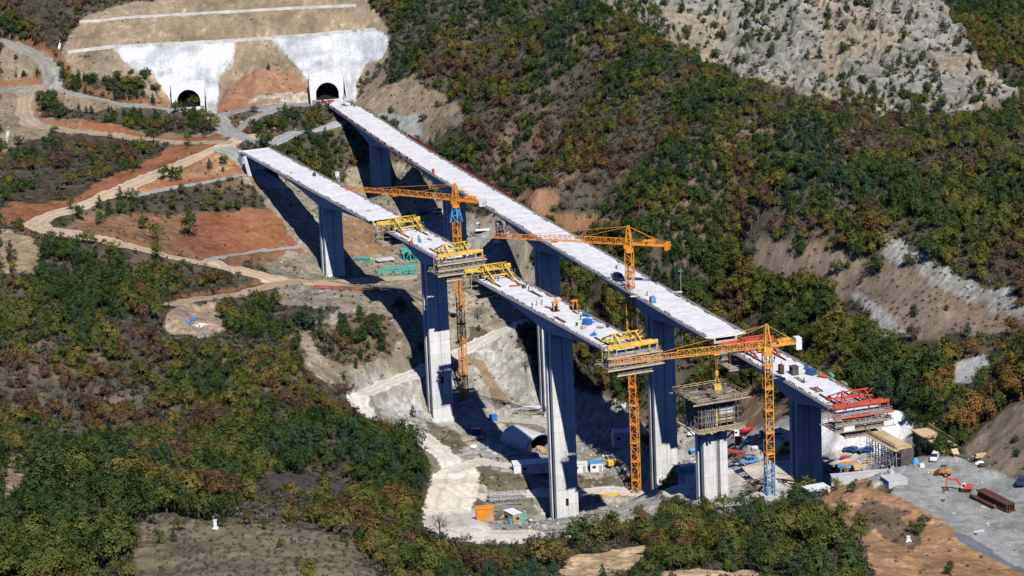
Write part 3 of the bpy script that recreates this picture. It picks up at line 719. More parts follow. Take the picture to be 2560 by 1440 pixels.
# ------------------------------------------------------------------ travelling formwork on the cantilever tips
def traveller(side, s_end, out, paint, label, group, full=True, banner=False):
    slim = .62 if paint is M_RED else .9
    p = axis(side, s_end, 0, .1)
    t = thing('form_traveller', label, 'construction gantry', p, YAW[side] if out > 0 else YAW[side]+math.pi, group)
    rnd = random.Random(int(s_end*7))
    for y in (-3.3, 3.3):
        b = MB(); T = (.2, y, 4.2)
        for a, c, w in (((-8, y, 1.0), (5.2, y, 1.25), .5), ((-7.6, y, 1.1), T, .4), (T, (5.1, y, 1.5), .4), ((.2, y, .2), T, .42), ((-4, y, 1.1), (-1.6, y, 3.4), .22), ((2.8, y, 1.2), (1.6, y, 3.2), .22), ((-7.8, y, .1), (-7.8, y, 1.2), .5)):
            b.beam(a, c, w*slim)
        b.box((-.2, y, .45), (2.2, 1.2, .6)); b.box((-7.6, y, .4), (1.6, 1.0, .6))
        b.build('main_truss', paint, t)
        q = MB(); q.beam((-13, y, .15), (.6, y, .15), .5, .3); q.build('track_rail', M_RUST, t)
    b = MB(); b.box((5.3, 0, 1.9), (.75*slim, 15.6, .95*slim)); b.box((5.3, 0, 1.9-.6*slim), (1.0*slim, 15.2, .12)); b.build('front_beam', paint, t)
    b = MB(); b.box((3.2, 0, 1.75), (.45, 14.2, .5)); b.box((-3.8, 0, 1.5), (.4, 10, .4)); b.build('cross_beam', paint, t)
    b = MB(); b.beam((.2, -4.4, 4.2), (.2, 4.4, 4.2), .3); b.beam((.2, -5.6, 2.3), (.2, 5.6, 2.3), .3); k = [-5.6, -3.4, -1.1, 1.1, 3.4, 5.6]
    for i in range(5): b.beam((.2, k[i], 2.3 if i % 2 == 0 else 4.2), (.2, k[i+1], 4.2 if i % 2 == 0 else 2.3), .18)
    b.build('top_bracing', paint, t)
    for y in (-7.4, -5, -2.2, 2.2, 5, 7.4):
        b = MB(); b.beam((5.3, y, 1.5), (5.3, y, -4.2), .16); b.build('hanger_bar', paint, t)
        if abs(y) > 3.4: b = MB(); b.beam((.8, y, 1.5), (.8, y, -3.6), .14); b.build('hanger_bar', paint, t)
    for y in (-6.4, 6.4):
        b = MB()
        for a, c in (((5.6, y-1.2, 1.4), (5.6, y-1.2, -.7)), ((5.6, y+1.2, 1.4), (5.6, y+1.2, -.7)), ((5.6, y-1.2, -.7), (5.6, y+1.2, -.7))): b.beam(a, c, .2)
        b.build('hanging_frame', paint, t)
    def deck(z, x0, x1, yw, name='work_platform', edge=True):
        b = MB(); b.box(((x0+x1)/2, 0, z), (x1-x0, yw*2, .22), mi=0)
        for x in (x0, x1):
            b.beam((x, -yw-.4, z-.15), (x, yw+.4, z-.15), .26, .34, mi=2 if x == x1 else 1)
            for hh in (.55, 1.1): b.beam((x, -yw, z+hh), (x, yw, z+hh), .09, mi=1)
            y = -yw
            while y <= yw: b.beam((x, y, z), (x, y, z+1.15), .08, mi=1); y += 1.7
        for y in (-yw, yw):
            for hh in (.55, 1.1): b.beam((x0, y, z+hh), (x1, y, z+hh), .08, mi=1)
        for k in range(9):
            b.box((rnd.uniform(x0+.4, x1-.4), rnd.uniform(-yw+1, yw-1), z+.25), (rnd.uniform(.4, 1.2), rnd.uniform(.5, 2.5), rnd.uniform(.1, .6)), rnd.uniform(-.2, .2), mi=rnd.choice((0, 1, 2, 3)))
        b.build(name, [M_TIMB, M_STEEL, M_TIMB2 if paint is not M_RED else (M_RED if z > -1 else M_TIMB), M_PLY], t)
    deck(-.75, 4.6, 6.6, 8.2); deck(-4.2, -1.5, 7.2, 8.4); deck(-2.6, 4.8, 6.8, 8.0)
    if full: deck(-6.2, 1.0, 6.4, 5.2)
    b = MB()
    for sg in (-1, 1):
        b.box((2.9, sg*3.5, -1.9), (5.2, .22, 2.6)); b.box((2.9, sg*5.0, -.75), (5.2, 2.9, .18)); b.box((2.9, sg*2.4, -1.9), (5.0, .16, 2.2))
    b.box((2.9, 0, -3.1), (5.2, 7, .3)); b.build('formwork_box', M_PLY, t)
    b = MB(); b.box((5.75, 0, -.35), (.3, 12.4, .34))
    for y in np.linspace(-5.8, 5.8, 8): b.box((5.75, y, -1.7), (.16, .18, 2.4))
    b.build('stop_end', M_GREY, t)
    if banner:
        for y, w in ((-6.6, 2.6), (4.6, 3.0)):
            b = MB(); b.box((7.33, -y, -3.6), (.06, w, 1.3)); b.build('banner', M_WPAINT, t)
    return t
G = 'form travellers on the cantilever tips'
traveller('L', 74.5, -1, M_YEL, 'yellow formwork gantry facing the open bridge stub', 'construction gantry', full=False)
traveller('L', 119, 1, M_YEL, 'yellow formwork gantry with grey platforms in front of the orange crane mast', G)
traveller('L', 152, -1, M_YEL, 'yellow formwork gantry across the narrow gap from the middle cantilever', G)
traveller('L', 247, 1, M_YEL, 'yellow formwork gantry hung over the downhill tip of the long cantilever', G)
traveller('R', 366, -1, M_RED, 'red formwork gantry facing the open end of the finished viaduct', G, full=False)
traveller('R', 426.5, 1, M_RED, 'red formwork gantry with white banners above the gravel heaps', G, banner=True)

# ------------------------------------------------------------------ scaffolded pier head
def pier_head():
    p = axis('L', 300, 0, 0); t = thing('scaffold_cage', 'timber and tube scaffold cage wrapped round the top of the lone pale pier', 'scaffold', p, YAW['L'])
    rnd = random.Random(3)
    b = MB(); b.box((0, 0, -.5), (14.5, 15, .3)); 
    for k in range(40): b.box((rnd.uniform(-6.5, 6.5), rnd.uniform(-7, 7), -.2), (rnd.uniform(.3, 4), rnd.uniform(.12, .5), rnd.uniform(.1, .4)), rnd.uniform(-.3, .3)+(0 if rnd.random() < .6 else 1.57), mi=rnd.choice((0, 1, 2, 3)))
    for x in (-7.2, 7.2): b.beam((x, -8.6, -.7), (x, 8.6, -.7), .3, .4, mi=1)
    b.build('top_platform', [mat('dirty_timber', (.20,.165,.13), .9, noise=.4, scale=1), M_TIMB, M_PLY, M_RUST], t)
    b = MB()
    for sx in (-7.3, 7.3):
        for h in (.2, .75): b.beam((sx, -7.6, h), (sx, 7.6, h), .1)
        for y in np.linspace(-7.6, 7.6, 9): b.beam((sx, y, -.5), (sx, y, .8), .1)
    for sy in (-7.6, 7.6):
        for h in (.2, .75): b.beam((-7.3, sy, h), (7.3, sy, h), .1)
        for x in np.linspace(-7.3, 7.3, 7): b.beam((x, sy, -.5), (x, sy, .8), .1)
    b.build('guard_rail', M_TIMB2, t)
    b = MB()
    for x in np.linspace(-5.6, 5.6, 6):
        for y in (-6.4, -5.4, 5.4, 6.4): b.beam((x, y, -8.8), (x, y, -.6), .13)
    for y in np.linspace(-6.4, 6.4, 7):
        for x in (-5.6, 5.6): b.beam((x, y, -8.8), (x, y, -.6), .13)
    for z in np.linspace(-8, -1.5, 5):
        for y in (-6.4, 6.4): b.beam((-5.8, y, z), (5.8, y, z), .1)
        for x in (-5.6, 5.6): b.beam((x, -6.6, z), (x, 6.6, z), .1)
    for y in (-6.4, 6.4):
        b.beam((-5.6, y, -8.5), (0, y, -1), .11); b.beam((5.6, y, -8.5), (0, y, -1), .11)
    b.build('scaffold_tubes', M_DSTEEL, t)
    b = MB(); b.box((0, 0, -4.4), (8.6, 10.4, 6.8), mi=0)
    for z in (-7.2, -6.4, -5.6, -2.0): b.box((4.6, 2.3, z), (.45, 5.0, .32), mi=1)
    b.box((4.55, -.5, -4.4), (.4, .42, 7.2), mi=2)
    for k in range(6): b.beam((4.7, -4.0+k*.6, -8), (4.9, -3.0+k*.45, -1.6-k*.4), .16, mi=3)
    b.box((4.42, 2.6, -4.1), (.3, 4.6, 2.2), mi=4)
    for k in range(5): b.beam((4.7, .6+k*1.0, -5.3), (4.7, .6+k*1.0, -2.9), .12, mi=3)
    b.build('formwork', [M_PLY, M_TIMB2, M_YEL, M_STEEL, M_GREY], t)
    b = MB(); b.box((0, 0, -8.9), (12.8, 14.2, .25))
    for k in range(16): b.box((rnd.uniform(5.4, 6.6), -6.8+k*.9, -9.0+rnd.uniform(-.25, .1)), (1.4, .7, .2), rnd.uniform(-.2, .2), mi=rnd.choice((0, 1)))
    for x in (-6.4, 6.4):
        for h in (.55, 1.1): b.beam((x, -7.1, -8.9+h), (x, 7.1, -8.9+h), .09, mi=1)
    b.build('lower_platform', [M_TIMB, M_TIMB2], t)
    b = MB()
    for sg in (-1, 1):
        for x in (-3, 3): b.beam((x, sg*3.4, -12.5), (x, sg*6.6, -9.0), .3)
    b.build('bracket', M_RUST, t)
    b = MB()
    q = 3.16
    b.beam((q, .4, -9), (q, .4, -31), .12); b.beam((q, .9, -9), (q, .9, -31), .12)
    for k in range(44): b.beam((q, .4, -9.4-k*.5), (q, .9, -9.4-k*.5), .07)
    b.build('ladder', M_RUST, t)
pier_head()

# ------------------------------------------------------------------ tower cranes
def crane(base_px, top_px, tip_px, back_px, label, paint, mast_w, flat=False, low=None, head=None, block=None, block_size=(1.2, 2.6, 2.2), droop=0, hook=None, peak=9.0, Yb=None):
    b0 = ground(*base_px) if Yb is None else Vector(at_Y(*base_px, Yb)); Yb = b0.y
    tp = Vector(at_Y(top_px[0], top_px[1], Yb)); zj = tp.z
    tip = Vector(at_z(tip_px[0], tip_px[1], zj)); back = Vector(at_z(back_px[0], back_px[1], zj))
    ctr = Vector((b0.x, b0.y, 0)); dj = (tip-ctr); dj.z = 0; Lj = dj.length; db = (back-ctr); db.z = 0; Lb = min(db.length, 22)
    yaw = math.atan2(dj.y, dj.x); H = zj-b0.z
    t = thing('tower_crane', label, 'crane', b0, yaw)
    print('crane', label[:20], 'H', round(H, 1), 'jib', round(Lj, 1), 'back', round(Lb, 1), 'yaw', round(math.degrees(yaw)), tuple(round(c) for c in b0))
    h0 = 0
    q = MB(); q.box((0, 0, -.6), (5, 5, 2)); q.build('footing', M_CONC, t)
    if low:
        q = MB(); q.lattice((0, 0, 0), (0, 0, low[0]), mast_w, mast_w, mast_w*1.05, .26, .16); q.build('base_section', low[1], t); h0 = low[0]
    htop = H-3.0-(head[0] if head else 0)
    q = MB(); q.lattice((0, 0, h0), (0, 0, htop), mast_w, mast_w, mast_w*1.05, .22, .12)
    for k in range(int((htop-h0)/6)):
        q.box((0, 0, h0+6*k+3), (mast_w+.35, mast_w+.35, .35))
    lad = MB(); lad.beam((.3, 0, h0), (.3, 0, htop), .5, .08); 
    q.build('mast', paint, t); lad.build('ladder', M_RUST, t)
    if head:
        q = MB(); q.lattice((0, 0, htop), (0, 0, H-3), mast_w*1.5, mast_w*1.5, head[0]/2, .3, .2, w2=mast_w*.8, h2=mast_w*.8); q.build('top_section', head[1], t)
    q = MB(); q.tube((0, 0, H-3), (0, 0, H-1.7), mast_w*.72, n=14); q.box((0, 0, H-1.3), (mast_w*1.2, mast_w*1.2, .9)); q.build('slewing_ring', paint, t)
    c = MB(); c.box((1.2, -1.7, H-1.2), (2.0, 1.5, 2.1)); co = c.build('cab', paint, t)
    c = MB(); c.box((2.22, -1.7, H-1.0), (.06, 1.2, 1.1)); c.box((1.4, -2.46, H-1.0), (1.0, .06, .9)); c.build('cab_window', M_GLASS, co)
    q = MB(); q.lattice((0, 0, H-.9), (0, 0, H+peak), 1.9, 1.9, 1.9, .24, .14, w2=.5, h2=.5); q.build('tower_head', paint, t)
    q = MB(); q.lattice((.8, 0, H-.55), (Lj*.58, 0, H-.55+droop*.58), 1.6, 1.75, 1.7, .17, .09, tri=True); q.lattice((Lj*.58, 0, H-.55+droop*.58), (Lj, 0, H-.55+droop), 1.5, 1.35, 1.6, .15, .08, tri=True); q.build('jib', paint, t)
    q = MB(); q.beam((-.8, -.8, H-.4), (-Lb, -.8, H-.4), .38, .5); q.beam((-.8, .8, H-.4), (-Lb, .8, H-.4), .38, .5)
    for k in range(int(Lb/1.5)): q.beam((-1-k*1.5, -.8, H-.4), (-1-k*1.5-.7, .8, H-.4), .16)
    for y in (-.95, .95): q.beam((-1, y, H+.7), (-Lb, y, H+.7), .07); 
    q.build('counter_jib', paint, t)
    q = MB(); q.box((-Lb*.55, 0, H+.5), (2.4, 1.6, 1.3)); q.tube((-Lb*.38, -.7, H+.4), (-Lb*.38, .7, H+.4), .65); q.build('hoist_winch', paint, t)
    q = MB(); bs = block_size
    q.box((-Lb+.9, 0, H-.55), bs); q.build('counterweight', block or M_CONC, t)
    q = MB(); zt = H+peak-.2
    for f in (.33, .7): q.beam((0, 0, zt), (Lj*f, 0, H+1.1+droop*f), .09)
    for y in (-.8, .8): q.beam((0, 0, zt), (-Lb+1.5, y, H), .09)
    q.build('tie_rods', M_RUST if False else paint, t)
    q = MB(); x = Lj*(.55 if hook is None else hook[0]); q.box((x, 0, H-.95), (1.8, 1.5, .4)); q.build('trolley', paint, t)
    if hook:
        q = MB()
        for dx in (-.35, .35): q.beam((x+dx, 0, H-1), (x+dx*.3, 0, H-hook[1]+1.2), .06)
        q.box((x, 0, H-hook[1]+.8), (.8, .5, 1.3)); q.build('hook_block', paint, t)
    return t, b0, Vector((math.cos(yaw), math.sin(yaw), 0)), Lj, H
crane((1162,1004), (1139,496), (866,470), (1204,506), 'tower crane with light blue neck beside the middle cantilever pier', M_CRANE, 1.9, head=(5, M_SKYBLUE), block=M_WPAINT, peak=5.0)
crane((1593,1268), (1570,606), (1234,589), (1673,613), 'tallest tower crane, orange with square orange counterweight, beside the long cantilever', M_CRANE, 2.1, block=M_ORNG, peak=5.2, Yb=872)
c3 = crane((1925,1240), (1914,861), (1528,907), (1996,848), 'golden tower crane on a blue base whose jib hangs over the scaffolded pier', M_CRANE2, 2.1, low=(9, M_SKYBLUE), block=M_WPAINT, block_size=(1.6, 2.4, 3.2), hook=(.33, 7.0), peak=5.5)
_, b0, dj, Lj, H = c3
bk = thing('concrete_bucket', 'yellow concrete bucket hanging from the golden crane above the scaffolded pier', 'bucket', (b0.x+dj.x*Lj*.33, b0.y+dj.y*Lj*.33, b0.z+H-11.6), .2)
q = MB(); q.loft([[(a*.55, b_*.55, .1) for a, b_ in ((-1,-1),(1,-1),(1,1),(-1,1))], [(a*.95, b_*.95, 1.0) for a, b_ in ((-1,-1),(1,-1),(1,1),(-1,1))], [(a*.95, b_*.95, 2.3) for a, b_ in ((-1,-1),(1,-1),(1,1),(-1,1))]]); q.build('hopper', M_YEL, bk)
q = MB()
for a, b_ in ((-1,-1),(1,-1),(1,1),(-1,1)): q.beam((a*.9, b_*.9, 2.3), (0, 0, 4.9), .09)
q.beam((0, 0, 4.7), (.3, 0, 5.2), .3); q.build('lifting_bars', M_YEL, bk)

# ------------------------------------------------------------------ people
def person_mesh(pose):
    m = bpy.data.meshes.new('person')
    P = {'pel':(0,0,.95),'ab':(0,0,1.12),'ch':(0,.01,1.34),'nk':(0,0,1.50),'hd':(0,.02,1.62),'ht':(0,.01,1.74)}
    w = .0 if pose == 'stand' else .2
    for sx, q in ((-1,'l'),(1,'r')):
        f = w*sx
        P['hip'+q] = (sx*.1,0,.88); P['kn'+q] = (sx*.11,f*.8+.02,.5); P['an'+q] = (sx*.11,f*1.1-.03,.08); P['to'+q] = (sx*.13,f*1.1+.15,.03)
        P['sh'+q] = (sx*.19,0,1.42); P['el'+q] = (sx*.25,-f*.7-.02,1.14); P['wr'+q] = (sx*.24,-f*.7+.1,.90); P['ha'+q] = (sx*.23,-f*.7+.14,.80)
    names_ = list(P); E_ = [('pel','ab'),('ab','ch'),('ch','nk'),('nk','hd'),('hd','ht')]
    for q in 'lr': E_ += [('pel','hip'+q),('hip'+q,'kn'+q),('kn'+q,'an'+q),('an'+q,'to'+q),('ch','sh'+q),('sh'+q,'el'+q),('el'+q,'wr'+q),('wr'+q,'ha'+q)]
    m.from_pydata([P[k] for k in names_], [(names_.index(a), names_.index(b)) for a, b in E_], [])
    o = bpy.data.objects.new('person', m); COL.objects.link(o)
    o.modifiers.new('s', 'SKIN'); RR_ = {'pel':.145,'ab':.14,'ch':.17,'nk':.065,'hd':.095,'ht':.08,'hip':.1,'kn':.07,'an':.05,'to':.045,'sh':.075,'el':.052,'wr':.04,'ha':.045}
    for k, sv in zip(names_, m.skin_vertices[0].data):
        r = RR_.get(k, RR_.get(k[:-1], .06)); sv.radius = (r, r*.8); sv.use_root = (k == 'pel')
    sb = o.modifiers.new('d', 'SUBSURF'); sb.levels = 1
    dg = bpy.context.evaluated_depsgraph_get(); me = bpy.data.meshes.new_from_object(o.evaluated_get(dg)); bpy.data.objects.remove(o)
    me.name = 'person'; me.materials.clear()
    for x in (M_SKIN, M_SKIN, M_SKIN): me.materials.append(x)
    for p in me.polygons:
        c = p.center; p.material_index = 0 if (c.z > 1.5 or (abs(c.x) > .17 and c.z < .93)) else (1 if c.z > .93 else 2)
    return me
PM = [person_mesh('stand'), person_mesh('walk')]
HELM = MB(); HELM.loft([[(rr*math.cos(a), rr*1.15*math.sin(a)+.02, z) for a in np.linspace(0, 2*math.pi, 10, endpoint=False)] for rr, z in ((.14, 1.655), (.115, 1.66), (.105, 1.73), (.06, 1.79), (.01, 1.80))])
VEST = {'orange':mat('orange_vest', (.75,.16,.02)), 'navy':mat('navy_overalls', (.02,.03,.09)), 'red':mat('red_jacket', (.5,.03,.03)), 'green':mat('green_vest', (.05,.33,.10)), 'dark':mat('dark_jacket', (.03,.03,.035)), 'grey':mat('grey_jacket', (.22,.22,.23))}
HC_ = {'yellow':M_YEL, 'white':M_WPAINT, 'red':M_RED, 'blue':M_BLUE}
def person(px, py, top, legs, helm, label, z=0.1, pose=0, yaw=0, gnd=False):
    p = ground(px, py) if gnd else Vector(at_z(px, py, z))
    o = bpy.data.objects.new('person', PM[pose]); COL.objects.link(o); o.location = p; o.rotation_euler = (0, 0, yaw); tag(o, label, 'person')
    for i, m in enumerate((M_SKIN, VEST[top], VEST[legs])): o.material_slots[i].link = 'OBJECT'; o.material_slots[i].material = m
    h = HELM.build('helmet', HC_[helm], o); return o
for a in [(1235,478,'dark','dark','white','person in dark clothes standing alone on the far viaduct deck near the red netting'),
 (1536,702,'dark','navy','yellow','person in dark clothes standing behind the car on the viaduct deck'),
 (1618,740,'grey','dark','white','person in grey at the edge of the viaduct deck by the orange mast'),
 (2010,958,'dark','dark','white','person in dark clothes standing in the middle of the nearest cantilever'),
 (1936,904,'navy','navy','blue','person in navy overalls near the red gantry on the nearest cantilever'),
 (1030,604,'orange','navy','red','person in orange vest at the left edge of the middle cantilever'),
 (1047,600,'navy','dark','white','person in navy walking on the middle cantilever'),
 (1041,580,'navy','navy','blue','person in navy overalls between the legs of the uphill yellow gantry'),
 (1246,703,'navy','navy','yellow','person in navy overalls under the yellow gantry by the narrow gap'),
 (1239,697,'red','dark','white','person in red jacket under the yellow gantry by the narrow gap'),
 (1322,728,'navy','navy','white','person in navy overalls alone on the open part of the long cantilever'),
 (1316,716,'dark','dark','white','person in dark clothes near a dark crate on the long cantilever'),
 (1331,770,'dark','navy','red','person in dark clothes at the left edge above the tallest pier'),
 (1342,763,'grey','dark','white','person in grey with white helmet near the orange frames'),(1355,762,'grey','dark','yellow','person in grey with yellow helmet near the orange frames'),
 (1470,788,'green','navy','white','person in green vest beside the blue drums on the long cantilever'),
 (1452,800,'dark','dark','yellow','person in dark clothes between the blue tank and blue generator'),
 (1486,840,'navy','navy','blue','person in navy with blue helmet beside the downhill yellow gantry'),
 (1757,968,'orange','dark','red','person in orange vest on top of the scaffold cage'),
 (1775,966,'grey','dark','white','person in grey on top of the scaffold cage'),
 (2078,1034,'dark','dark','white','person in dark clothes under the nearest red gantry'),(2110,1020,'navy','dark','white','person in navy under the nearest red gantry')]:
    person(*a, pose=hash(a[5]) % 2 if False else (a[0] % 2), yaw=(a[0] % 7)*.9)
person(1897,1108,'dark','dark','white','person in dark clothes walking in the yard beside the golden crane', gnd=True, yaw=1)
person(2163,1077,'navy','red','white','person at the uphill end of the scaffolded ramp', z=-1.2)

# ------------------------------------------------------------------ vehicles
def put(px, py, deck=False, z=0.07): return Vector(at_z(px, py, z)) if deck else ground(px, py)
def wheels(t, xs, y, r, w=.25):
    for x in xs:
        for s in (-1, 1):
            b = MB(); b.tube((x, s*y-w/2, r), (x, s*y+w/2, r), r, n=14, mi=0); b.tube((x, s*(y+w*.5)-.02, r), (x, s*(y+w*.5)+.02, r), r*.55, n=10, mi=1); b.build('wheel', [M_TYRE, M_STEEL], t)
def car(px, py, yaw, paint, label, deck=False, style='hatch', sc=1.0, name='parked_car', cat='car'):
    t = thing(name, label, cat, put(px, py, deck), yaw); t.scale = (sc,)*3
    L, W = 4.4, 1.75
    pr = {'hatch':[(-2.15,.35),(-2.2,.9),(-2.05,1.0),(-1.0,1.05),(1.0,1.0),(2.0,.85),(2.2,.6),(2.15,.32)], 'suv':[(-2.25,.4),(-2.3,1.05),(-2.2,1.15),(-1,1.2),(1.05,1.12),(2.1,1.0),(2.3,.7),(2.25,.38)], 'pickup':[(-2.5,.5),(-2.55,1.0),(-2.4,1.05),(-.6,1.05),(1.3,1.08),(2.3,.98),(2.45,.7),(2.4,.45)]}[style]
    b = MB(); n = len(pr); k = [(-W/2, .94), (-W/2*.86, 1), (W/2*.86, 1), (W/2, .94)]
    b.loft([[(x*f, y, z) for x, z in pr] for y, f in k]); b.build('body', paint, t, bevel=.04)
    cab = {'hatch':[(-2.0,1.0),(-1.55,1.45),(.1,1.5),(1.05,1.0)], 'suv':[(-2.15,1.14),(-1.95,1.75),(.2,1.78),(1.05,1.12)], 'pickup':[(-.75,1.04),(-.6,1.68),(.7,1.7),(1.35,1.06)]}[style]
    b = MB(); b.loft([[(x, y*(1 if z < 1.3 else .86), z) for x, z in cab] for y in (-W/2*.93, W/2*.93)]); g = b.build('windows', M_GLASS, t)
    zr = cab[1][1]; b = MB(); b.box(((cab[1][0]+cab[2][0])/2, 0, zr+.02), (cab[2][0]-cab[1][0]+.1, W*.8, .06))
    for x in (cab[1][0], (cab[1][0]+cab[2][0])/2, cab[2][0]):
        for s in (-1, 1): b.beam((x+(.0), s*W*.40, zr), (x-(.15 if x < 0 else -.25), s*W*.468, 1.08), .09)
    b.build('roof', paint, t)
    if style == 'pickup':
        b = MB(); b.box((-1.6, 0, 1.0), (1.6, 1.4, .12)); b.build('load_bed', M_KERB, t)
    wheels(t, (-1.35, 1.4), W/2-.08, .34 if style == 'hatch' else .4)
    for s in (-1, 1):
        b = MB(); b.box((pr[-2][0]*.97, s*.62, .75), (.12, .34, .18)); b.build('headlight', M_WPAINT, t)
    return t
car(1548, 700, YAW['R']+.1, M_NAVY, 'dark car parked across the middle of the finished viaduct deck', True, 'suv', 1.15)
car(2127, 1128, 2.5, M_DBLUE, 'dark blue car beside the gravel heaps, further from the ramp', style='hatch', sc=1.0)
car(2166, 1129, 2.9, M_DBLUE, 'blue car tucked against the black ramp scaffolding', style='hatch', sc=1.0)
car(2337, 1150, -1.9, M_WPAINT, 'white car standing on the grey platform below the plywood ramps', style='suv', sc=1.0)
car(1872, 1160, .35, M_SKYBLUE, 'blue pickup with an open bed parked beside the cream yard road', style='pickup', sc=1.25, name='pickup_truck', cat='pickup')
car(2556, 1210, 1.2, M_NAVY, 'dark vehicle at the foot of the earth cut, cropped by the right edge', style='suv', sc=1.15)
car(1100, 533, .3, M_WPAINT, 'small white vehicle in the far gravel yard behind the second viaduct pier', style='suv', sc=1.1)
car(1062, 535, .2, M_DBLUE, 'small blue vehicle in the far gravel yard behind the yellow gantry', style='suv', sc=1.1)

t = thing('mixer_truck', 'red concrete mixer truck standing in the yard behind the scaffolded pier', 'truck', ground(1862, 1092), 3.3)
b = MB(); b.box((0, 0, .95), (7.6, 1.0, .35)); b.build('chassis', M_TYRE, t)
b = MB(); b.box((3.1, 0, 1.75), (1.8, 2.4, 2.1)); co = b.build('cab', M_WPAINT, t, bevel=.08); b = MB(); b.box((4.02, 0, 2.2), (.06, 2.0, .9)); b.box((3.4, 0, 2.25), (.9, 2.46, .75)); b.build('cab_window', M_GLASS, co)
b = MB(); pts_ = [(-3.4, .55), (-2.9, .8), (-1.2, 1.25), (.4, 1.2), (1.7, .75)]
b.loft([[(x, r*math.cos(a), 2.5-.16*x+r*math.sin(a)) for a in np.linspace(0, 2*math.pi, 14, endpoint=False)] for x, r in pts_]); b.build('drum', M_CRIM, t, smooth=True); t.scale = (.85,)*3
b = MB(); b.beam((-3.4, 0, 3.4), (-4.3, 0, 1.6), .7, .2); b.beam((-3.2, -.6, 1.0), (-3.2, -.6, 3.0), .14); b.beam((-3.2, .6, 1.0), (-3.2, .6, 3.0), .14); b.build('chute', M_RED, t)
wheels(t, (-2.6, -1.4, 2.9), 1.0, .52, .4)

t = thing('excavator', 'orange tracked excavator with its arm bent down on the grey platform', 'excavator', ground(2412, 1228), 3.0); t.scale = (.74,)*3
for s in (-1, 1):
    b = MB(); b.prism([(-1.9,.25),(-1.6,.02),(1.6,.02),(1.9,.25),(1.9,.6),(1.6,.85),(-1.6,.85),(-1.9,.6)], s*1.1-.3, s*1.1+.3); b.build('track', M_TYRE, t)
b = MB(); b.box((0, 0, .75), (1.6, 1.6, .4)); b.tube((0,0,.8),(0,0,1.05),.7,n=14); b.build('undercarriage', M_TYRE, t)
b = MB(); b.prism([(-2.3,1.05),(-2.4,1.9),(-2.1,2.15),(-.4,2.1),(1.2,1.5),(1.2,1.05)], -1.25, 1.25); b.build('upper_body', M_RED, t, bevel=.06)
b = MB(); b.box((-2.35, 0, 1.5), (.5, 2.5, .9)); b.build('counterweight', M_RED, t, bevel=.08)
b = MB(); b.prism([(-.3,1.3),(-.3,2.9),(.7,2.95),(1.25,2.2),(1.25,1.3)], .2, 1.22); co = b.build('cab', M_WPAINT, t); b = MB(); b.prism([(-.1,1.9),(-.1,2.75),(.62,2.78),(1.05,2.15),(1.05,1.9)], .17, 1.25); b.beam((1.27,.7,1.7),(.78,.7,2.85),.8,.05); b.build('cab_window', M_GLASS, co)
b = MB(); b.beam((.8,-.3,1.5),(2.9,-.3,4.0),.4,.6); b.beam((2.8,-.3,3.95),(5.4,-.3,4.0),.38,.5); b.build('boom', M_RED, t)
b = MB(); b.beam((5.7,-.3,4.4),(6.0,-.3,1.4),.34,.45); b.build('arm', M_RED, t); b = MB(); b.beam((2.0,-.3,2.2),(3.4,-.3,3.7),.14); b.beam((3.6,-.3,4.4),(5.6,-.3,4.5),.14); b.build('hydraulic_ram', M_STEEL, t)
b = MB(); b.prism([(5.8,1.5),(6.3,1.2),(6.4,.5),(5.6,.1),(5.0,.3),(5.3,.9)], -.85, .25); b.build('bucket', M_RUST, t)

t = thing('road_roller', 'small rusty orange road roller on the grey platform above the excavator', 'roller', ground(2357, 1190), 2.6)
b = MB(); b.tube((1.4,-.8,.65),(1.4,.8,.65),.65,n=16); b.build('drum', M_RUST, t); wheels(t, (-1.2,), .75, .6, .4)
b = MB(); b.box((-1.0,0,1.3),(2.0,1.5,.8)); b.box((.6,0,.9),(1.8,.5,.4)); b.build('body', M_ORNG, t, bevel=.05); b = MB(); b.box((-.2,0,2.6),(1.5,1.5,.1))
for x in (-.9,.5):
    for y in (-.7,.7): b.beam((x,y,1.4),(x,y,2.6),.08)
b.build('canopy', M_RUST, t)
t = thing('loader', 'yellow loader half hidden behind the thick near pier', 'loader', ground(1968, 1128), 3.4)
b = MB(); b.box((0,0,1.2),(3.0,1.8,1.0)); b.build('body', M_YEL, t, bevel=.08); b = MB(); b.box((.2,0,2.2),(1.3,1.4,1.2)); b.build('cab', M_GLASS, t); wheels(t,(-1.1,1.3),.95,.65,.45)
b = MB(); b.beam((1.2,0,1.2),(2.8,0,.5),.8,.3); b.prism([(2.6,.1),(3.5,.1),(3.0,1.1),(2.6,1.0)],-1.2,1.2); b.build('bucket', M_YEL, t)
t = thing('compressor', 'yellow machine beside the white cabins on the valley floor', 'machine', ground(1531, 1166), .4)
b = MB(); b.box((0,0,1.3),(3.4,2.0,1.8)); b.build('housing', M_YEL, t, bevel=.15); b = MB(); b.box((2.1,0,.8),(1.0,1.2,1.0)); b.build('engine', M_YEL, t, bevel=.1); wheels(t,(-.9,.9),.95,.4)

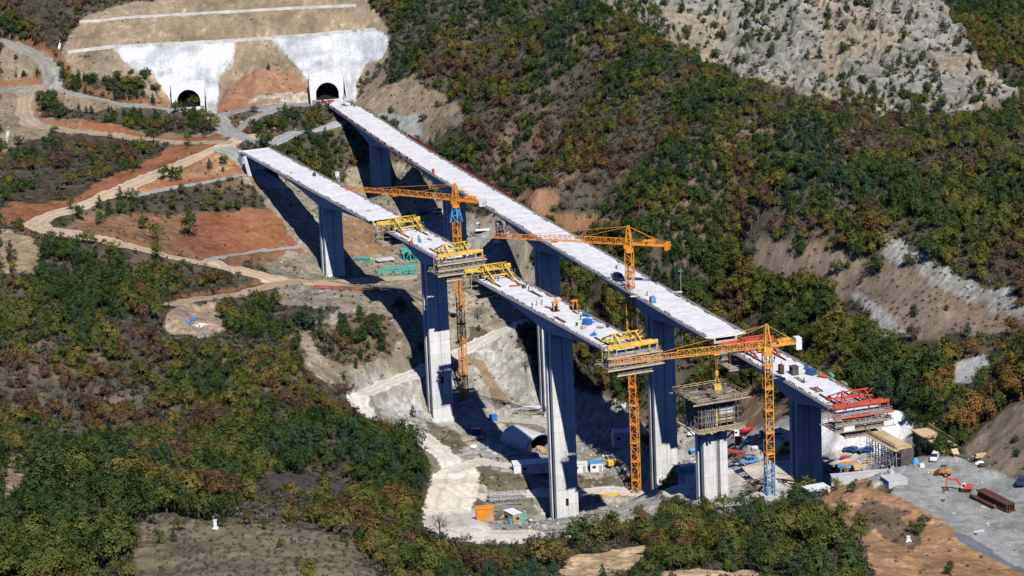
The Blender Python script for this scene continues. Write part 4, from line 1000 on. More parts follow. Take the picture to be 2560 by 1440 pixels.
# ------------------------------------------------------------------ sheds and cabins
p = ground(1318, 1118); t = thing('arched_shed', 'grey arched sheet shed with an open dark end beside the tallest pier', 'shed', p, math.atan2(-.80, .60))
Wd, Ln = 5.3, 15
arc = [(-Wd, -1), (-Wd, 1.6)]+[(-Wd*math.cos(a), 1.6+4.3*math.sin(a)) for a in np.linspace(.12, math.pi-.12, 15)]+[(Wd, 1.6), (Wd, -1)]
b = MB(); inn = [(y*.965, z-.15) for y, z in arc]; nn = len(arc)
b.add([(-Ln/2, y, z) for y, z in arc]+[(Ln/2, y, z) for y, z in arc], [(i, i+1, nn+i+1, nn+i) for i in range(nn-1)])
b.add([(-Ln/2+.1, y, z) for y, z in inn]+[(Ln/2-.1, y, z) for y, z in inn], [(i+1, i, nn+i, nn+i+1) for i in range(nn-1)])
b.add([(Ln/2, y, z) for y, z in arc]+[(Ln/2-.1, y, z) for y, z in inn], [(i, i+1, nn+i+1, nn+i) for i in range(nn-1)])
for k in range(12): b.beam((-Ln/2+.6+k*1.25, -Wd*.5, 5.33), (-Ln/2+.6+k*1.25, Wd*.5, 5.33), .1, .08)
b.build('arched_roof', M_GREY, t)
b = MB(); b.add([(-Ln/2+.05, y, z) for y, z in arc], [tuple(range(nn))]); b.build('back_wall', M_GREY, t)
b = MB(); b.box((Ln/2-.6, -Wd+.9, 1.8), (.15, 1.8, 5)); b.build('door_panel', M_STEEL, t)
b = MB()
for k in range(6): b.box((Ln/2-3+k*.9, 1.4-k*.3, .5+.2*(k % 2)), (1.6, 1.4, 1.0), k*.4)
sp_ = b.build('timber_stack', M_TIMB2); sp_.location = p+Vector((0,0,0)); sp_.rotation_euler = t.rotation_euler; tag(sp_, 'heap of pale timber in the open mouth of the arched shed', 'timber')
def cabin(px, py, yaw, L, W, H, m, label, trim=None, door=True, name='site_cabin', cat='cabin', deck=False, win=True):
    t = thing(name, label, cat, put(px, py, deck), yaw)
    b = MB(); b.box((0, 0, H/2-.1), (L, W, H+.2))
    k = int(L/.5)
    for i in range(k):
        for s in (-1, 1): b.box((-L/2+.25+i*L/k, s*(W/2+.02), H/2), (.16, .06, H*.92))
    b.build('body', m, t)
    b = MB(); b.box((0, 0, H+.12), (L+.3, W+.3, .14)); b.build('roof', trim or m, t)
    if door:
        b = MB(); b.box((L*.3, -W/2-.08, 1.0), (.9, .06, 2.0)); b.build('door', M_STEEL, t)
    if win:
        b = MB(); b.box((-L*.2, -W/2-.08, H*.6), (1.1, .06, .8)); b.box((L/2+.03, 0, H*.6), (.06, .8, .7)); b.build('window', M_GLASS, t)
    return t
cabin(1328, 1178, .12, 11.5, 5.0, 3.0, M_WPAINT, 'long white barrack lying in the deck shadow left of the tallest pier')
cabin(1448, 1178, .08, 5.0, 2.6, 2.7, M_WPAINT, 'white cabin partly hidden behind the tallest pier', M_WPAINT)
cabin(1490, 1176, .15, 4.0, 2.8, 2.7, M_WPAINT, 'white cabin with a blue roof edge beside the yellow machine', M_SKYBLUE)
cabin(1553, 1112, .1, 5.5, 4.5, 4.6, M_GREY, 'grey blue shed standing in the deep shadow left of the second crane', door=True)
cabin(1283, 1306, -1.05, 4.6, 2.6, 2.8, M_TIMB, 'grey hut with a white roof by the foot of the tallest pier', M_WPAINT)
cabin(1212, 1300, .1, 4.2, 2.6, 3.2, M_ORNG, 'orange steel container with a short post beside the dirt road', win=False)
cabin(843, 452, .3, 1.6, 1.6, 3.4, M_WPAINT, 'small white hut behind the edge of the short bridge stub', win=False)
cabin(1985, 936, YAW['R'], 2.2, 1.8, 2.2, M_PLY, 'open dark frame with a white drum on the nearest cantilever', deck=True, win=False, door=False)
cabin(2040, 1240, .35, 6.0, 4.0, 2.2, M_GREY, 'low grey shed with a bright roof between near ridge and thick pier', M_WPAINT, win=False)

# ------------------------------------------------------------------ loose site objects, each its own thing
def item(kind, px, py, m, label, L=3., W=1., H=.8, yaw=0., deck=False, seed=None):
    p = put(px, py, deck); r = random.Random(px*7+py); b = MB()
    if kind == 'plank_stack':
        for k in range(7): b.box((r.uniform(-.1,.1), -W/2+W*(k % 4+.5)/4, H*(.25 if k < 4 else .75)), (L*r.uniform(.85,1), W/4.4, H*.42), r.uniform(-.05,.05))
    elif kind == 'pipe_bundle':
        for k in range(6): b.tube((-L/2, -W/2+W*(k % 4+.5)/4, .15+(.28 if k > 3 else 0)), (L/2*r.uniform(.85,1), -W/2+W*(k % 4+.5)/4, .15+(.28 if k > 3 else 0)), W/9, n=7)
    elif kind == 'bar_bundle':
        for k in range(9): b.beam((-L/2*r.uniform(.8,1), r.uniform(-W/2,W/2), r.uniform(.05,H)), (L/2*r.uniform(.8,1), r.uniform(-W/2,W/2), r.uniform(.05,H)), .14)
    elif kind == 'drum_tank':
        b.tube((0,0,0), (0,0,H), W/2, n=14); b.tube((0,0,H), (0,0,H+.12), W/2*.6, W/2*.3, n=12)
    elif kind == 'lying_tank':
        b.tube((-L/2,0,W/2), (L/2,0,W/2), W/2, n=14); b.box((-L*.3,0,.15),(.3,W,.3)); b.box((L*.3,0,.15),(.3,W,.3))
    elif kind == 'generator':
        b.box((0,0,H*.55),(L,W,H*.8)); b.box((0,0,.1),(L*1.1,W*1.1,.14)); b.tube((L*.3,0,H),(L*.3,0,H*1.4),.08); b.box((-L*.2,0,H),(L*.4,W*.7,.12))
    elif kind == 'rubble_heap':
        for k in range(26):
            a = r.uniform(0,6.28); d = r.uniform(0,1)**.7; s_ = r.uniform(.25,.8)*min(L,W)*.28
            M = Matrix.Rotation(r.uniform(0,3),3,'X')@Matrix.Rotation(r.uniform(0,3),3,'Z'); b.box((math.cos(a)*d*L/2, math.sin(a)*d*W/2, H*(1-d)*r.uniform(.3,1)), (s_*1.4,s_,s_*.8), M=M)
    elif kind == 'tarp_heap':
        nn_=9; loops=[]
        for f,z in ((1,0),(.85,H*.5),(.5,H*.9),(.1,H)): loops.append([(math.cos(i*6.283/nn_)*L/2*f*r.uniform(.8,1.15), math.sin(i*6.283/nn_)*W/2*f*r.uniform(.8,1.15), z) for i in range(nn_)])
        b.loft(loops)
    elif kind == 'lattice_section':
        b.lattice((-L/2,0,W/2),(L/2,0,W/2),W,W,W,.2,.13)
    elif kind == 'steel_frame':
        for x in (-L/2, 0, L/2):
            b.beam((x,-W/2,0),(x,-W/2,H),.3); b.beam((x,W/2,0),(x,W/2,H),.3); b.beam((x,-W/2,H),(x,W/2,H),.3); b.beam((x,-W/2,0),(x,W/2,H),.16)
        for y in (-W/2,W/2):
            for z in (.15,H): b.beam((-L/2,y,z),(L/2,y,z),.28)
            b.beam((-L/2,y,0),(0,y,H),.16); b.beam((L/2,y,0),(0,y,H),.16)
        b.box((0,0,H+.08),(L*.9,W*.8,.1))
    elif kind == 'jack_frame':
        for x in (-.55,.55):
            for y in (-.7,.7): b.beam((x,y,0),(x*.7,y*.8,H),.24)
        b.box((0,0,H),(1.2,1.9,.4)); b.box((0,0,H*.45),(1.3,1.9,.25)); b.tube((.5,0,H*.5),(.95,0,H*.5),.45,n=12,mi=1); b.box((0,0,.1),(2.2,2.3,.2),mi=1)
    elif kind == 'wall_block':
        b.box((0,0,H/2-.4),(L,W,H+.8)); b.box((0,0,H+.05),(L+.15,W+.15,.1))
    elif kind == 'beam_stack':
        for k in range(4):
            y=-W/2+W*(k+.5)/4
            for z in (.12,.88): b.box((r.uniform(-.3,.3),y,H*z),(L,W/4.6,H*.14))
            b.box((0,y,H/2),(L*.98,W/16,H*.75))
    mats = [m, M_DARK] if kind == 'jack_frame' else m
    o = b.build(kind, mats); o.location = p; o.rotation_euler = (0,0,yaw)
    return tag(o, label, kind.split('_')[-1])
YR, YL = YAW['R'], YAW['L']
YB = (lambda a, b: math.atan2(b[1]-a[1], b[0]-a[0]))(at_z(2430, 1226, -3), at_z(2542, 1282, -3))
for a in [
 # on the long cantilever
 ('jack_frame',1388,777,M_ORNG,'orange jack frame on the long cantilever, nearer its left edge',1,1,2.6,YL,True),('jack_frame',1436,773,M_ORNG,'orange jack frame on the long cantilever, nearer its right edge',1,1,2.6,YL,True),
 ('lying_tank',1466,791,M_BLUE,'blue tank lying beside the person in green vest',2.6,1.1,1.2,YL+.3,True),('generator',1468,811,M_BLUE,'blue generator with pale front on the long cantilever',2.4,1.7,1.7,YL+.5,True),('tarp_heap',1481,806,M_BLUE,'blue sheet crumpled beside the blue generator',2.2,1.2,.5,.2,True),
 ('drum_tank',1459,822,M_TIMB2,'pale round drum standing on the open deck near the left edge',1,1.6,1.0,0,True),('drum_tank',1442,814,M_PLY,'small dark drum on the long cantilever',.8,.7,.9,0,True),
 ('tarp_heap',1484,838,M_BLUE,'dark blue sheet heap near the downhill yellow gantry',2.6,1.6,.8,.5,True),('drum_tank',1520,818,M_RUST,'rust brown drum near the right edge behind the downhill gantry',.8,.9,1.2,0,True),
 ('tarp_heap',1395,751,M_TIMB2,'tan heap beside the dark wet patch on the long cantilever',2.2,2.0,1.1,.2,True),('plank_stack',1300,712,M_TIMB,'grey plank stack at the right edge uphill of the orange frames',4,1.2,.6,YL,True),('plank_stack',1440,782,M_TIMB,'plank stack just downhill of the right orange frame',3.5,1.0,.5,YL,True),
 ('generator',1310,720,M_PLY,'dark crate on the long cantilever near the yellow gantry',1.0,1.0,1.0,YL,True),('plank_stack',1285,716,M_RED,'red bundle lying under the yellow gantry by the narrow gap',3.2,.7,.4,YL+1.2,True),('bar_bundle',1340,735,M_REBAR,'rusty bars lying along the left side of the long cantilever',9,1.2,.3,YL,True),
 ('bar_bundle',1400,800,M_REBAR,'rusty bars near the left edge downhill of the orange frames',8,1.0,.3,YL,True),('plank_stack',1370,770,M_TIMB,'small plank stack between left edge and orange frames',2.4,.9,.5,YL+.2,True),('rubble_heap',1500,820,M_KERB,'dark scrap heap at the right side of the long cantilever',3,2,.5,0,True),
 # middle cantilever
 ('generator',1028,612,M_RED,'small red machine at the left edge of the middle cantilever',1.2,1.0,1.2,YL,True),('generator',1050,606,M_SKYBLUE,'pale blue box on the middle cantilever beside a walking person',.9,.8,1.2,YL,True),('rubble_heap',1075,600,M_KERB,'grey scrap along the right edge of the middle cantilever',4,1.4,.8,YL,True),('tarp_heap',1040,616,M_DBLUE,'dark blue bundle at the left edge of the middle cantilever',1.6,1.0,.7,0,True),
 # bridge stub
 ('generator',786,440,M_PLY,'pair of small dark boxes on the open bridge stub',1.4,.9,1.2,YL,True),('generator',730,434,M_GREY,'small grey box on the uphill part of the bridge stub',.9,.8,.8,YL,True),('rubble_heap',922,528,M_KERB,'small scrap heap near the open end of the bridge stub',2,1.2,.4,0,True),
 # finished viaduct
 ('generator',1546,672,M_GREY,'small grey box on the viaduct deck uphill of the dark car',1.6,1.3,1.2,YR,True),('generator',1632,756,M_SKYBLUE,'pale blue hopper at the left edge of the viaduct deck near the orange mast',1.7,1.5,1.8,YR,True),('plank_stack',1693,731,M_WPAINT,'white board sticking over the right edge of the viaduct deck',3.2,.7,.3,.1,True),('plank_stack',1592,741,M_WPAINT,'white gangway board at the left edge beside the orange mast',4.2,.8,.25,.1,True),
 ('tarp_heap',1269,487,M_RED,'bright red sheet on the red netting of the viaduct',2.6,1.0,1.0,YR,True),('generator',1083,432,M_RED,'red barrier box at the left edge of the far viaduct deck',1.0,.8,1.4,YR,True),('plank_stack',825,254,M_RED,'red and white barrier board at the tunnel end of the viaduct',3.4,.4,.8,.1,True),('tarp_heap',878,251,M_RED,'red heap at the right corner of the viaduct by the tunnel',1.8,1.2,1.0,.1,True),('rubble_heap',1330,520,M_KERB,'grey scrap at the right edge of the viaduct beyond the red netting',3,1,.5,YR,True),
 # nearest cantilever
 ('drum_tank',2016,923,M_DBLUE,'dark blue drum at the right edge of the nearest cantilever',1,1.1,1.3,0,True),('generator',2028,936,M_DBLUE,'dark blue machine with pipes on the nearest cantilever',2.4,1.9,1.5,YR+.4,True),('lying_tank',2056,944,M_RED,'dark red gas bottle rack lying on the nearest cantilever',2.8,.8,.8,YR+.6,True),('lying_tank',2079,941,M_TEAL,'pale turquoise tank at the right edge of the nearest cantilever',1.8,.9,.9,YR,True),
 ('plank_stack',1955,946,M_WPAINT,'white gangway board at the left edge behind the golden crane mast',4.5,.8,.3,.1,True),('generator',1953,934,M_RUST,'tall rust brown box at the left edge behind the golden crane mast',1.4,1.2,2.6,YR,True),('plank_stack',2083,952,M_TIMB2,'tan planks near the turquoise tank',2,.8,.5,YR,True),('bar_bundle',2040,975,M_REBAR,'rusty bars scattered uphill of the nearest red gantry',5,3,.2,YR,True),('plank_stack',2110,960,M_TIMB,'dark plank stack on the right edge uphill of the nearest red gantry',3,1.0,.6,YR,True),('bar_bundle',2000,950,M_TIMB,'planks strewn along the left edge of the nearest cantilever',6,1.4,.2,YR,True),
 # around the foot of the middle cantilever
 ('steel_frame',1022,652,M_TEAL,'teal steel frame with a sheet top standing left of the middle cantilever pier',5,5,4.2,.3),('steel_frame',1045,648,M_TEAL,'teal steel frame squeezed against the middle cantilever pier',3,4,4.2,.3),('lattice_section',990,690,M_TEAL,'long teal truss lying left of the middle cantilever pier',15,2.4,2,.25),('lattice_section',1000,676,M_TEAL,'thinner teal truss lying behind the long teal truss',11,1.4,1,.25),('lattice_section',905,653,M_TEAL,'short teal truss beside the foot of the bridge stub pier',6,1.6,1,.1),('plank_stack',960,650,M_GREY,'grey sheet stack beside the teal frames',7,4,.7,.4),
 ('tarp_heap',1042,700,M_BLUE,'blue sheet on the slope left of the middle pier',2.2,1.2,.6,1),('tarp_heap',482,800,M_BLUE,'blue sheet spilled on the tan bank at left',3.0,1.6,.7,.8),('tarp_heap',470,808,M_BLUE,'second blue sheet lower on the tan bank at left',2.6,1.4,.6,.3),('tarp_heap',512,838,M_BLUE,'blue scrap by the trees under the tan bank',1.6,1.0,.5,.1),('rubble_heap',500,815,M_WPAINT,'white rubble spilled down the tan bank at left',5,3,.7,.4),
 ('plank_stack',1270,592,M_STEEL,'grey steel stack in the far yard under the viaduct',8,2.5,.8,.1),('steel_frame',1258,588,M_STEEL,'thin steel tripod frame in the far yard',4,3,5,.4),('rubble_heap',1185,585,M_KERB,'scrap heap in the far yard beside the second viaduct pier',7,3,1.0,.2),('pipe_bundle',1215,575,M_WPAINT,'pale pipes lying in the far yard',8,2,.6,.1),('tarp_heap',1245,605,M_WPAINT,'white sheet heap in the far yard under the crane jib',4,2.6,1.0,.3),('generator',1133,530,M_RUST,'rust brown box in the far yard behind the second viaduct pier',4,2,2,.2),('lying_tank',1105,545,M_YEL,'yellow green tank in the far yard',2.4,1.4,1.4,-.2),('plank_stack',880,405,M_TIMB2,'pale timber by the long viaduct shadow',4,1,.8,.3),('rubble_heap',940,435,M_WPAINT,'white stones at the edge of the viaduct shadow',5,3,1.2,.3),
 # valley floor
 ('lattice_section',1266,1246,M_STEEL,'grey lattice mast section lying beside the dirt road, upper of two',12,2.0,2,.12),('lattice_section',1258,1258,M_STEEL,'grey lattice mast section lying beside the dirt road, lower of two',11,2.0,2,.12),('drum_tank',1221,1256,M_PLY,'dark post shaped drum by the dirt road',.6,.7,1.8,0),('generator',1305,1300,M_TEAL,'pale teal box beside the grey hut',1.6,1.6,1.8,.1),('drum_tank',1277,1311,M_SKYBLUE,'small blue barrel by the grey hut',.8,.8,1.4,0),
 ('plank_stack',1520,1241,M_YEL,'long yellow steel beams lying below the second crane',8,1.0,.8,.05),('generator',1233,1050,M_BLUE,'bright blue box beside the track behind the arched shed',2.6,1.8,1.9,.1),('tarp_heap',1336,1142,M_BLUE,'blue sheet heap by the open mouth of the arched shed',3.4,2.0,1.6,.3),('plank_stack',1320,1022,M_WPAINT,'white board stack at the foot of the third viaduct pier',9,3,.8,.12),('plank_stack',1330,1034,M_TIMB,'grey timber laid below the white board stack',10,2,.5,.12),('rubble_heap',1295,1030,M_KERB,'rubble spread beside the white board stack',6,3,.9,.2),
 ('rubble_heap',1185,1100,M_TIMB,'scrap heap in the shadow left of the arched shed',7,4,1.4,.2),('generator',1190,1085,M_DBLUE,'dark blue box in the shadow left of the arched shed',3,2,2,.2),('tarp_heap',1183,1118,M_WPAINT,'white sheet at the shadow edge left of the arched shed',3,2,.8,.3),('rubble_heap',1480,1195,M_TIMB,'pale scrap on the bank below the white cabins',6,2.5,.8,.1),('plank_stack',1420,1262,M_TIMB,'plank stack in the shadow right of the tallest pier',5,1.5,.8,.3),('rubble_heap',1560,1020,M_WPAINT,'white stones at the edge of the deep shadow',7,4,1.3,.4),('rubble_heap',1545,1003,M_TIMB,'fallen branches and stones beside the deep shadow',6,3,1.2,.4),('plank_stack',1520,1140,M_WPAINT,'white boards beside the yellow machine',4,1.2,.5,.15),
 # right yard
 ('bar_bundle',1720,1185,M_TEAL,'tangle of teal reinforcing chairs right of the fourth viaduct pier',7,3.5,1.8,.1),('bar_bundle',1715,1176,M_TEAL,'second tangle of teal bars right of the fourth viaduct pier',6,3,1.5,.4),('rubble_heap',1725,1155,M_STEEL,'grey scrap heap right of the fourth viaduct pier',6,3,1.3,.2),('lying_tank',1733,1130,M_SKYBLUE,'light blue tank right of the fourth viaduct pier',2.4,1.3,1.3,.2),('generator',1748,1157,mat('green_paint',(.05,.32,.12),.5),'small green box left of the scaffolded pier',1.3,1.0,1.0,.2),('tarp_heap',1733,1085,M_WPAINT,'white sheet heap left of the scaffold cage',4,2.5,1.4,.2),
 ('bar_bundle',1855,1135,M_RED,'red painted bars piled between scaffolded pier and golden crane',8,2.5,1.2,-.2),('bar_bundle',1880,1143,M_REBAR,'rusty bar pile just left of the golden crane mast',9,2.5,1.0,-.15),('bar_bundle',1850,1150,M_REBAR,'rusty bar pile uphill of the blue pickup',6,2,1.0,.2),('generator',1845,1112,M_RED,'red cabinet by the scaffolded pier',1.6,1.4,2.4,.1),('lying_tank',1869,1110,M_TEAL,'turquoise tank in the yard left of the golden crane',3.2,1.2,1.2,.1),('generator',1889,1110,M_TIMB2,'tan crate in the yard left of the golden crane',1.8,1.4,1.2,.3),('generator',1910,1094,M_DBLUE,'dark blue machine behind the golden crane mast',2.4,1.8,2.0,.1),('plank_stack',1895,1120,M_WPAINT,'white boards in the yard beside the walking person',4,1.5,.7,.2),('tarp_heap',1945,1122,M_WPAINT,'white sheeted pile right of the golden crane mast',4,3,2.2,.1),('plank_stack',1955,1148,M_TIMB2,'long tan timber between golden crane and thick pier',11,.9,.5,.1),
 ('bar_bundle',1895,1215,M_RUST,'rusty steel profiles at the foot of the golden crane, left side',8,4,1.8,.2),('bar_bundle',1965,1205,M_RUST,'rusty steel profiles between golden crane base and thick pier',9,4,1.8,-.7),('bar_bundle',1880,1232,M_PLY,'dark steel scrap behind the near ridge trees',7,3,1.4,.5),('rubble_heap',1740,1222,M_WPAINT,'white rubble behind the near ridge trees',4,2,.9,.1),
 ('bar_bundle',2090,1150,M_STEEL,'grey steel bars right of the thick pier',10,2,.8,-.15),('plank_stack',2110,1165,M_SKYBLUE,'light blue panels right of the thick pier',5,1.8,.8,.1),('plank_stack',2130,1158,M_ORNG,'long orange beam right of the thick pier',7,.6,.6,.15),('plank_stack',2120,1143,M_RED,'red beam beside the blue cars',4.5,.8,.6,.1),('plank_stack',2150,1172,M_TIMB2,'tan timber stack near the ramp scaffolding',5,2.2,1.3,.1),('rubble_heap',2115,1175,M_TIMB,'timber scrap heap above the concrete retaining wall',6,3,1.4,.2),('bar_bundle',2080,1180,M_RUST,'rust brown formwork panel pile right of the thick pier',5,3,2,-.5),('rubble_heap',2165,1160,M_TIMB2,'broken pale timber under the ramp scaffolding',5,2.5,1.4,.2),('wall_block',2150,1200,M_CONC,'long low concrete retaining wall behind the orange mound',15,1.2,2.0,.16),('wall_block',2235,1210,M_CONC,'grey concrete footing at the end of the retaining wall',5,5,1.6,.3),
 # right platform
 ('beam_stack',2490,1262,M_RUST,'big stack of rusty steel beams on the grey platform',13,2.6,2.2,YB),('beam_stack',2455,1258,M_RUST,'single row of rusty beams beside the big stack',10,.9,.8,YB),('plank_stack',2492,1245,M_TIMB2,'pale timbers lying on top of the rusty beam stack',9,.6,.4,YB),('rubble_heap',2305,1165,M_KERB,'dark scrap on the grey platform below the plywood ramps',4,2,.8,.2),('tarp_heap',2290,1158,M_SKYBLUE,'light blue barrel group at the corner of the ramp wall',1.8,1.4,1.5,.2),('generator',2304,1168,M_WPAINT,'small white box on the platform edge',1.2,.9,.9,.3),('pipe_bundle',2410,1142,M_PLY,'dark pipes at the foot of the earth cut',5,1.6,.8,-.4),('rubble_heap',2440,1146,M_TIMB,'timber scrap at the foot of the earth cut',5,2,1.0,-.2),('plank_stack',2455,1142,M_TIMB2,'pale timber pile against the earth cut',4,1.4,1.0,.3),('plank_stack',2466,1162,M_PLY,'flat dark panel on the platform near the earth cut',4,1.4,.5,.1),('tarp_heap',2450,1160,M_WPAINT,'white sack pile on the platform near the earth cut',2.6,1.2,.8,.2),('plank_stack',2352,1128,M_SKYBLUE,'small blue sheet in front of the yellow ended ramp',1.2,.8,.4,.1),('pipe_bundle',2448,1331,M_WPAINT,'white pipe lying on the lower platform',2.6,.5,.3,.3),('rubble_heap',2332,1180,M_TIMB2,'sandy rubble beside the road roller',3,2,.5,.2),
]: item(*a)
rnd = random.Random(12)
def post(px, py, h, label):
    p = ground(px, py); b = MB(); b.box((0,0,h/2),(.7,.7,h)); b.box((0,0,.1),(1.3,1.3,.35)); b.box((0,0,h),(.85,.85,.15)); o = b.build('marker_post', M_WPAINT); o.location = p; tag(o, label, 'post')
post(539,1322,2.0,'white marker post on the dry grassy hilltop'); post(1714,1336,1.3,'white marker post among the near ridge trees'); post(2271,1354,1.2,'white marker post on the orange earth mound'); post(378,252,1.6,'small white post beside the bushes near the left tunnel')

# netting fence by the haul road
p0 = ground(785, 722); t = thing('netting_fence', 'red plastic netting fence along the haul road below the bridge stub', 'fence', p0)
pr_ = None
for k in range(12):
    q = ground(785+k*15, 722+k*.7)-p0
    b = MB(); b.beam(q, q+Vector((0,0,1.3)), .12); b.build('fence_post', M_RUST, t)
    if pr_ is not None:
        b = MB()
        for zz in (.25,.6,.95,1.2): b.beam(pr_+Vector((0,0,zz)), q+Vector((0,0,zz)), .04, .2)
        b.build('net', M_REDNET, t)
    pr_ = q

# plywood ramps of the coming approach spans
def ramp(a_px, b_px, w, h, label, scaffold):
    A_ = Vector(at_z(a_px[0], a_px[1], -.8)); B_ = Vector(at_z(b_px[0], b_px[1], -.8)); d = B_-A_; Ln_ = d.length; yaw = math.atan2(d.y, d.x)
    t = thing('formwork_ramp', label, 'formwork', A_, yaw); rr = random.Random(int(a_px[0]))
    b = MB(); b.box((Ln_/2, 0, -.2), (Ln_, w, .4))
    for k in range(9): b.box((Ln_*(k+.5)/9, rr.uniform(-.3,.3), .03), (Ln_/9.5, w*.93, .05), mi=rr.choice((0,0,1)))
    b.build('plywood_deck', [M_TIMB2, mat('yellow_ply', (.50,.37,.16), .7, noise=.2, scale=1)], t)
    b = MB()
    for sg in ((-1,) if scaffold else (1,)):
        for hh in (.6, 1.2): b.beam((0, sg*(w/2+.5), hh-.2), (Ln_, sg*(w/2+.5), hh-.2), .14, .2)
        for k in range(13): b.beam((Ln_*k/12, sg*(w/2+.5), -.5), (Ln_*k/12, sg*(w/2+.5), 1.1), .13)
        b.box((Ln_/2, sg*(w/2+.5), -.5), (Ln_+1, 1.2, .15))
    b.build('guard_rail', M_TIMB2, t)
    if scaffold:
        b = MB()
        for k in range(11):
            for y in (-w/2-.3, 0, w/2): b.beam((Ln_*k/10, y, -h), (Ln_*k/10, y, -.5), .14)
            for z in (-h*.3, -h*.6, -h*.9): b.beam((Ln_*k/10, -w/2-.3, z), (Ln_*k/10, w/2, z), .09)
        for z in (-h*.3, -h*.6, -h*.9):
            for y in (-w/2-.3, w/2): b.beam((0, y, z), (Ln_, y, z), .1)
        for k in range(5): b.beam((Ln_*k/5, -w/2-.35, -h), (Ln_*(k+1)/5, -w/2-.35, -.6), .09)
        b.build('scaffold_tubes', M_STEEL, t)
        b = MB(); b.box((Ln_*.5, .2, -.9), (Ln_, w, .9)); b.box((Ln_*.9, .5, -3.2), (4, w-.6, 5)); b.build('formwork', M_PLY, t)
    else:
        b = MB(); b.box((Ln_/2, 0, -h/2-.3), (Ln_-.4, w-.5, h-.2)); b.build('plywood_side', mat('old_ply', (.20,.16,.09), .8, noise=.35, scale=1), t)
        b = MB(); b.box((Ln_+.02, -.2, -1.1), (.3, w*.7, 1.6)); b.build('end_panel', M_YEL, t)
ramp((2188,1078),(2262,1118), 4.2, 9, 'plywood ramp on black scaffolding in front of the gravel heaps', True)
ramp((2298,1072),(2362,1112), 4.4, 3.2, 'plywood topped formwork block with a yellow end on the grey platform', False)
b = MB(); p = ground(2390,1140); b.box((0,0,.7),(1.6,3.2,.16),M=Matrix.Rotation(.5,3,'X')); b.box((0,.9,.4),(1.4,.2,.9)); o = b.build('ply_panel', M_TIMB2); o.location = p; o.rotation_euler = (0,0,.2); tag(o, 'leaning plywood panel beside the yellow ended ramp', 'panel')
for i, (x, y, h) in enumerate([(1706,852,24),(1432,742,18),(2170,1290,0)][:2]):
    p = ground(x, y); b = MB(); b.tube((0,0,-1),(0,0,h),.16,.1,6); b.beam((-.9,0,h-.8),(.9,0,h-.8),.15); o = b.build('power_pole', M_STEEL if i == 0 else M_RUST); o.location = p
    tag(o, ['tall grey pole rising from the woods behind the viaduct','thin rusty pole behind the orange frames of the long cantilever'][i], 'pole')

# ------------------------------------------------------------------ trees
def leaf_mat(name, c, c2):
    m = bpy.data.materials.new(name); m.use_nodes = True; t = m.node_tree; b = t.nodes['Principled BSDF']; L = t.links
    b.inputs['Roughness'].default_value = .7; b.inputs['Specular IOR Level'].default_value = .15
    oi = t.nodes.new('ShaderNodeObjectInfo'); at = t.nodes.new('ShaderNodeAttribute'); at.attribute_name = 'tone'
    mx = t.nodes.new('ShaderNodeMix'); mx.data_type = 'RGBA'; mx.inputs[6].default_value = (*c, 1); mx.inputs[7].default_value = (*c2, 1); L.new(oi.outputs['Random'], mx.inputs[0])
    mu = t.nodes.new('ShaderNodeMix'); mu.data_type = 'RGBA'; mu.blend_type = 'MULTIPLY'; mu.inputs[0].default_value = 1
    L.new(mx.outputs[2], mu.inputs[6]); L.new(at.outputs['Color'], mu.inputs[7]); L.new(mu.outputs[2], b.inputs['Base Color'])
    return m
LEAF = [leaf_mat('dark_green_leaves', (.028,.052,.013), (.050,.075,.019)), leaf_mat('olive_leaves', (.070,.090,.018), (.098,.105,.024)),
        leaf_mat('yellow_green_leaves', (.125,.122,.026), (.16,.13,.03)), leaf_mat('rust_leaves', (.115,.072,.030), (.135,.08,.03)),
        leaf_mat('red_brown_leaves', (.085,.054,.034), (.105,.062,.036)), leaf_mat('blue_green_leaves', (.026,.052,.032), (.036,.066,.034)),
        leaf_mat('orange_leaves', (.19,.10,.026), (.16,.095,.026)), leaf_mat('grey_twigs', (.10,.088,.07), (.135,.115,.09))]
KIND = ['dark green', 'olive green', 'yellow green', 'rust coloured', 'red brown', 'blue green', 'orange', 'bare grey']
BARK = mat('bark', (.10, .075, .055), .9, noise=.3, scale=2)

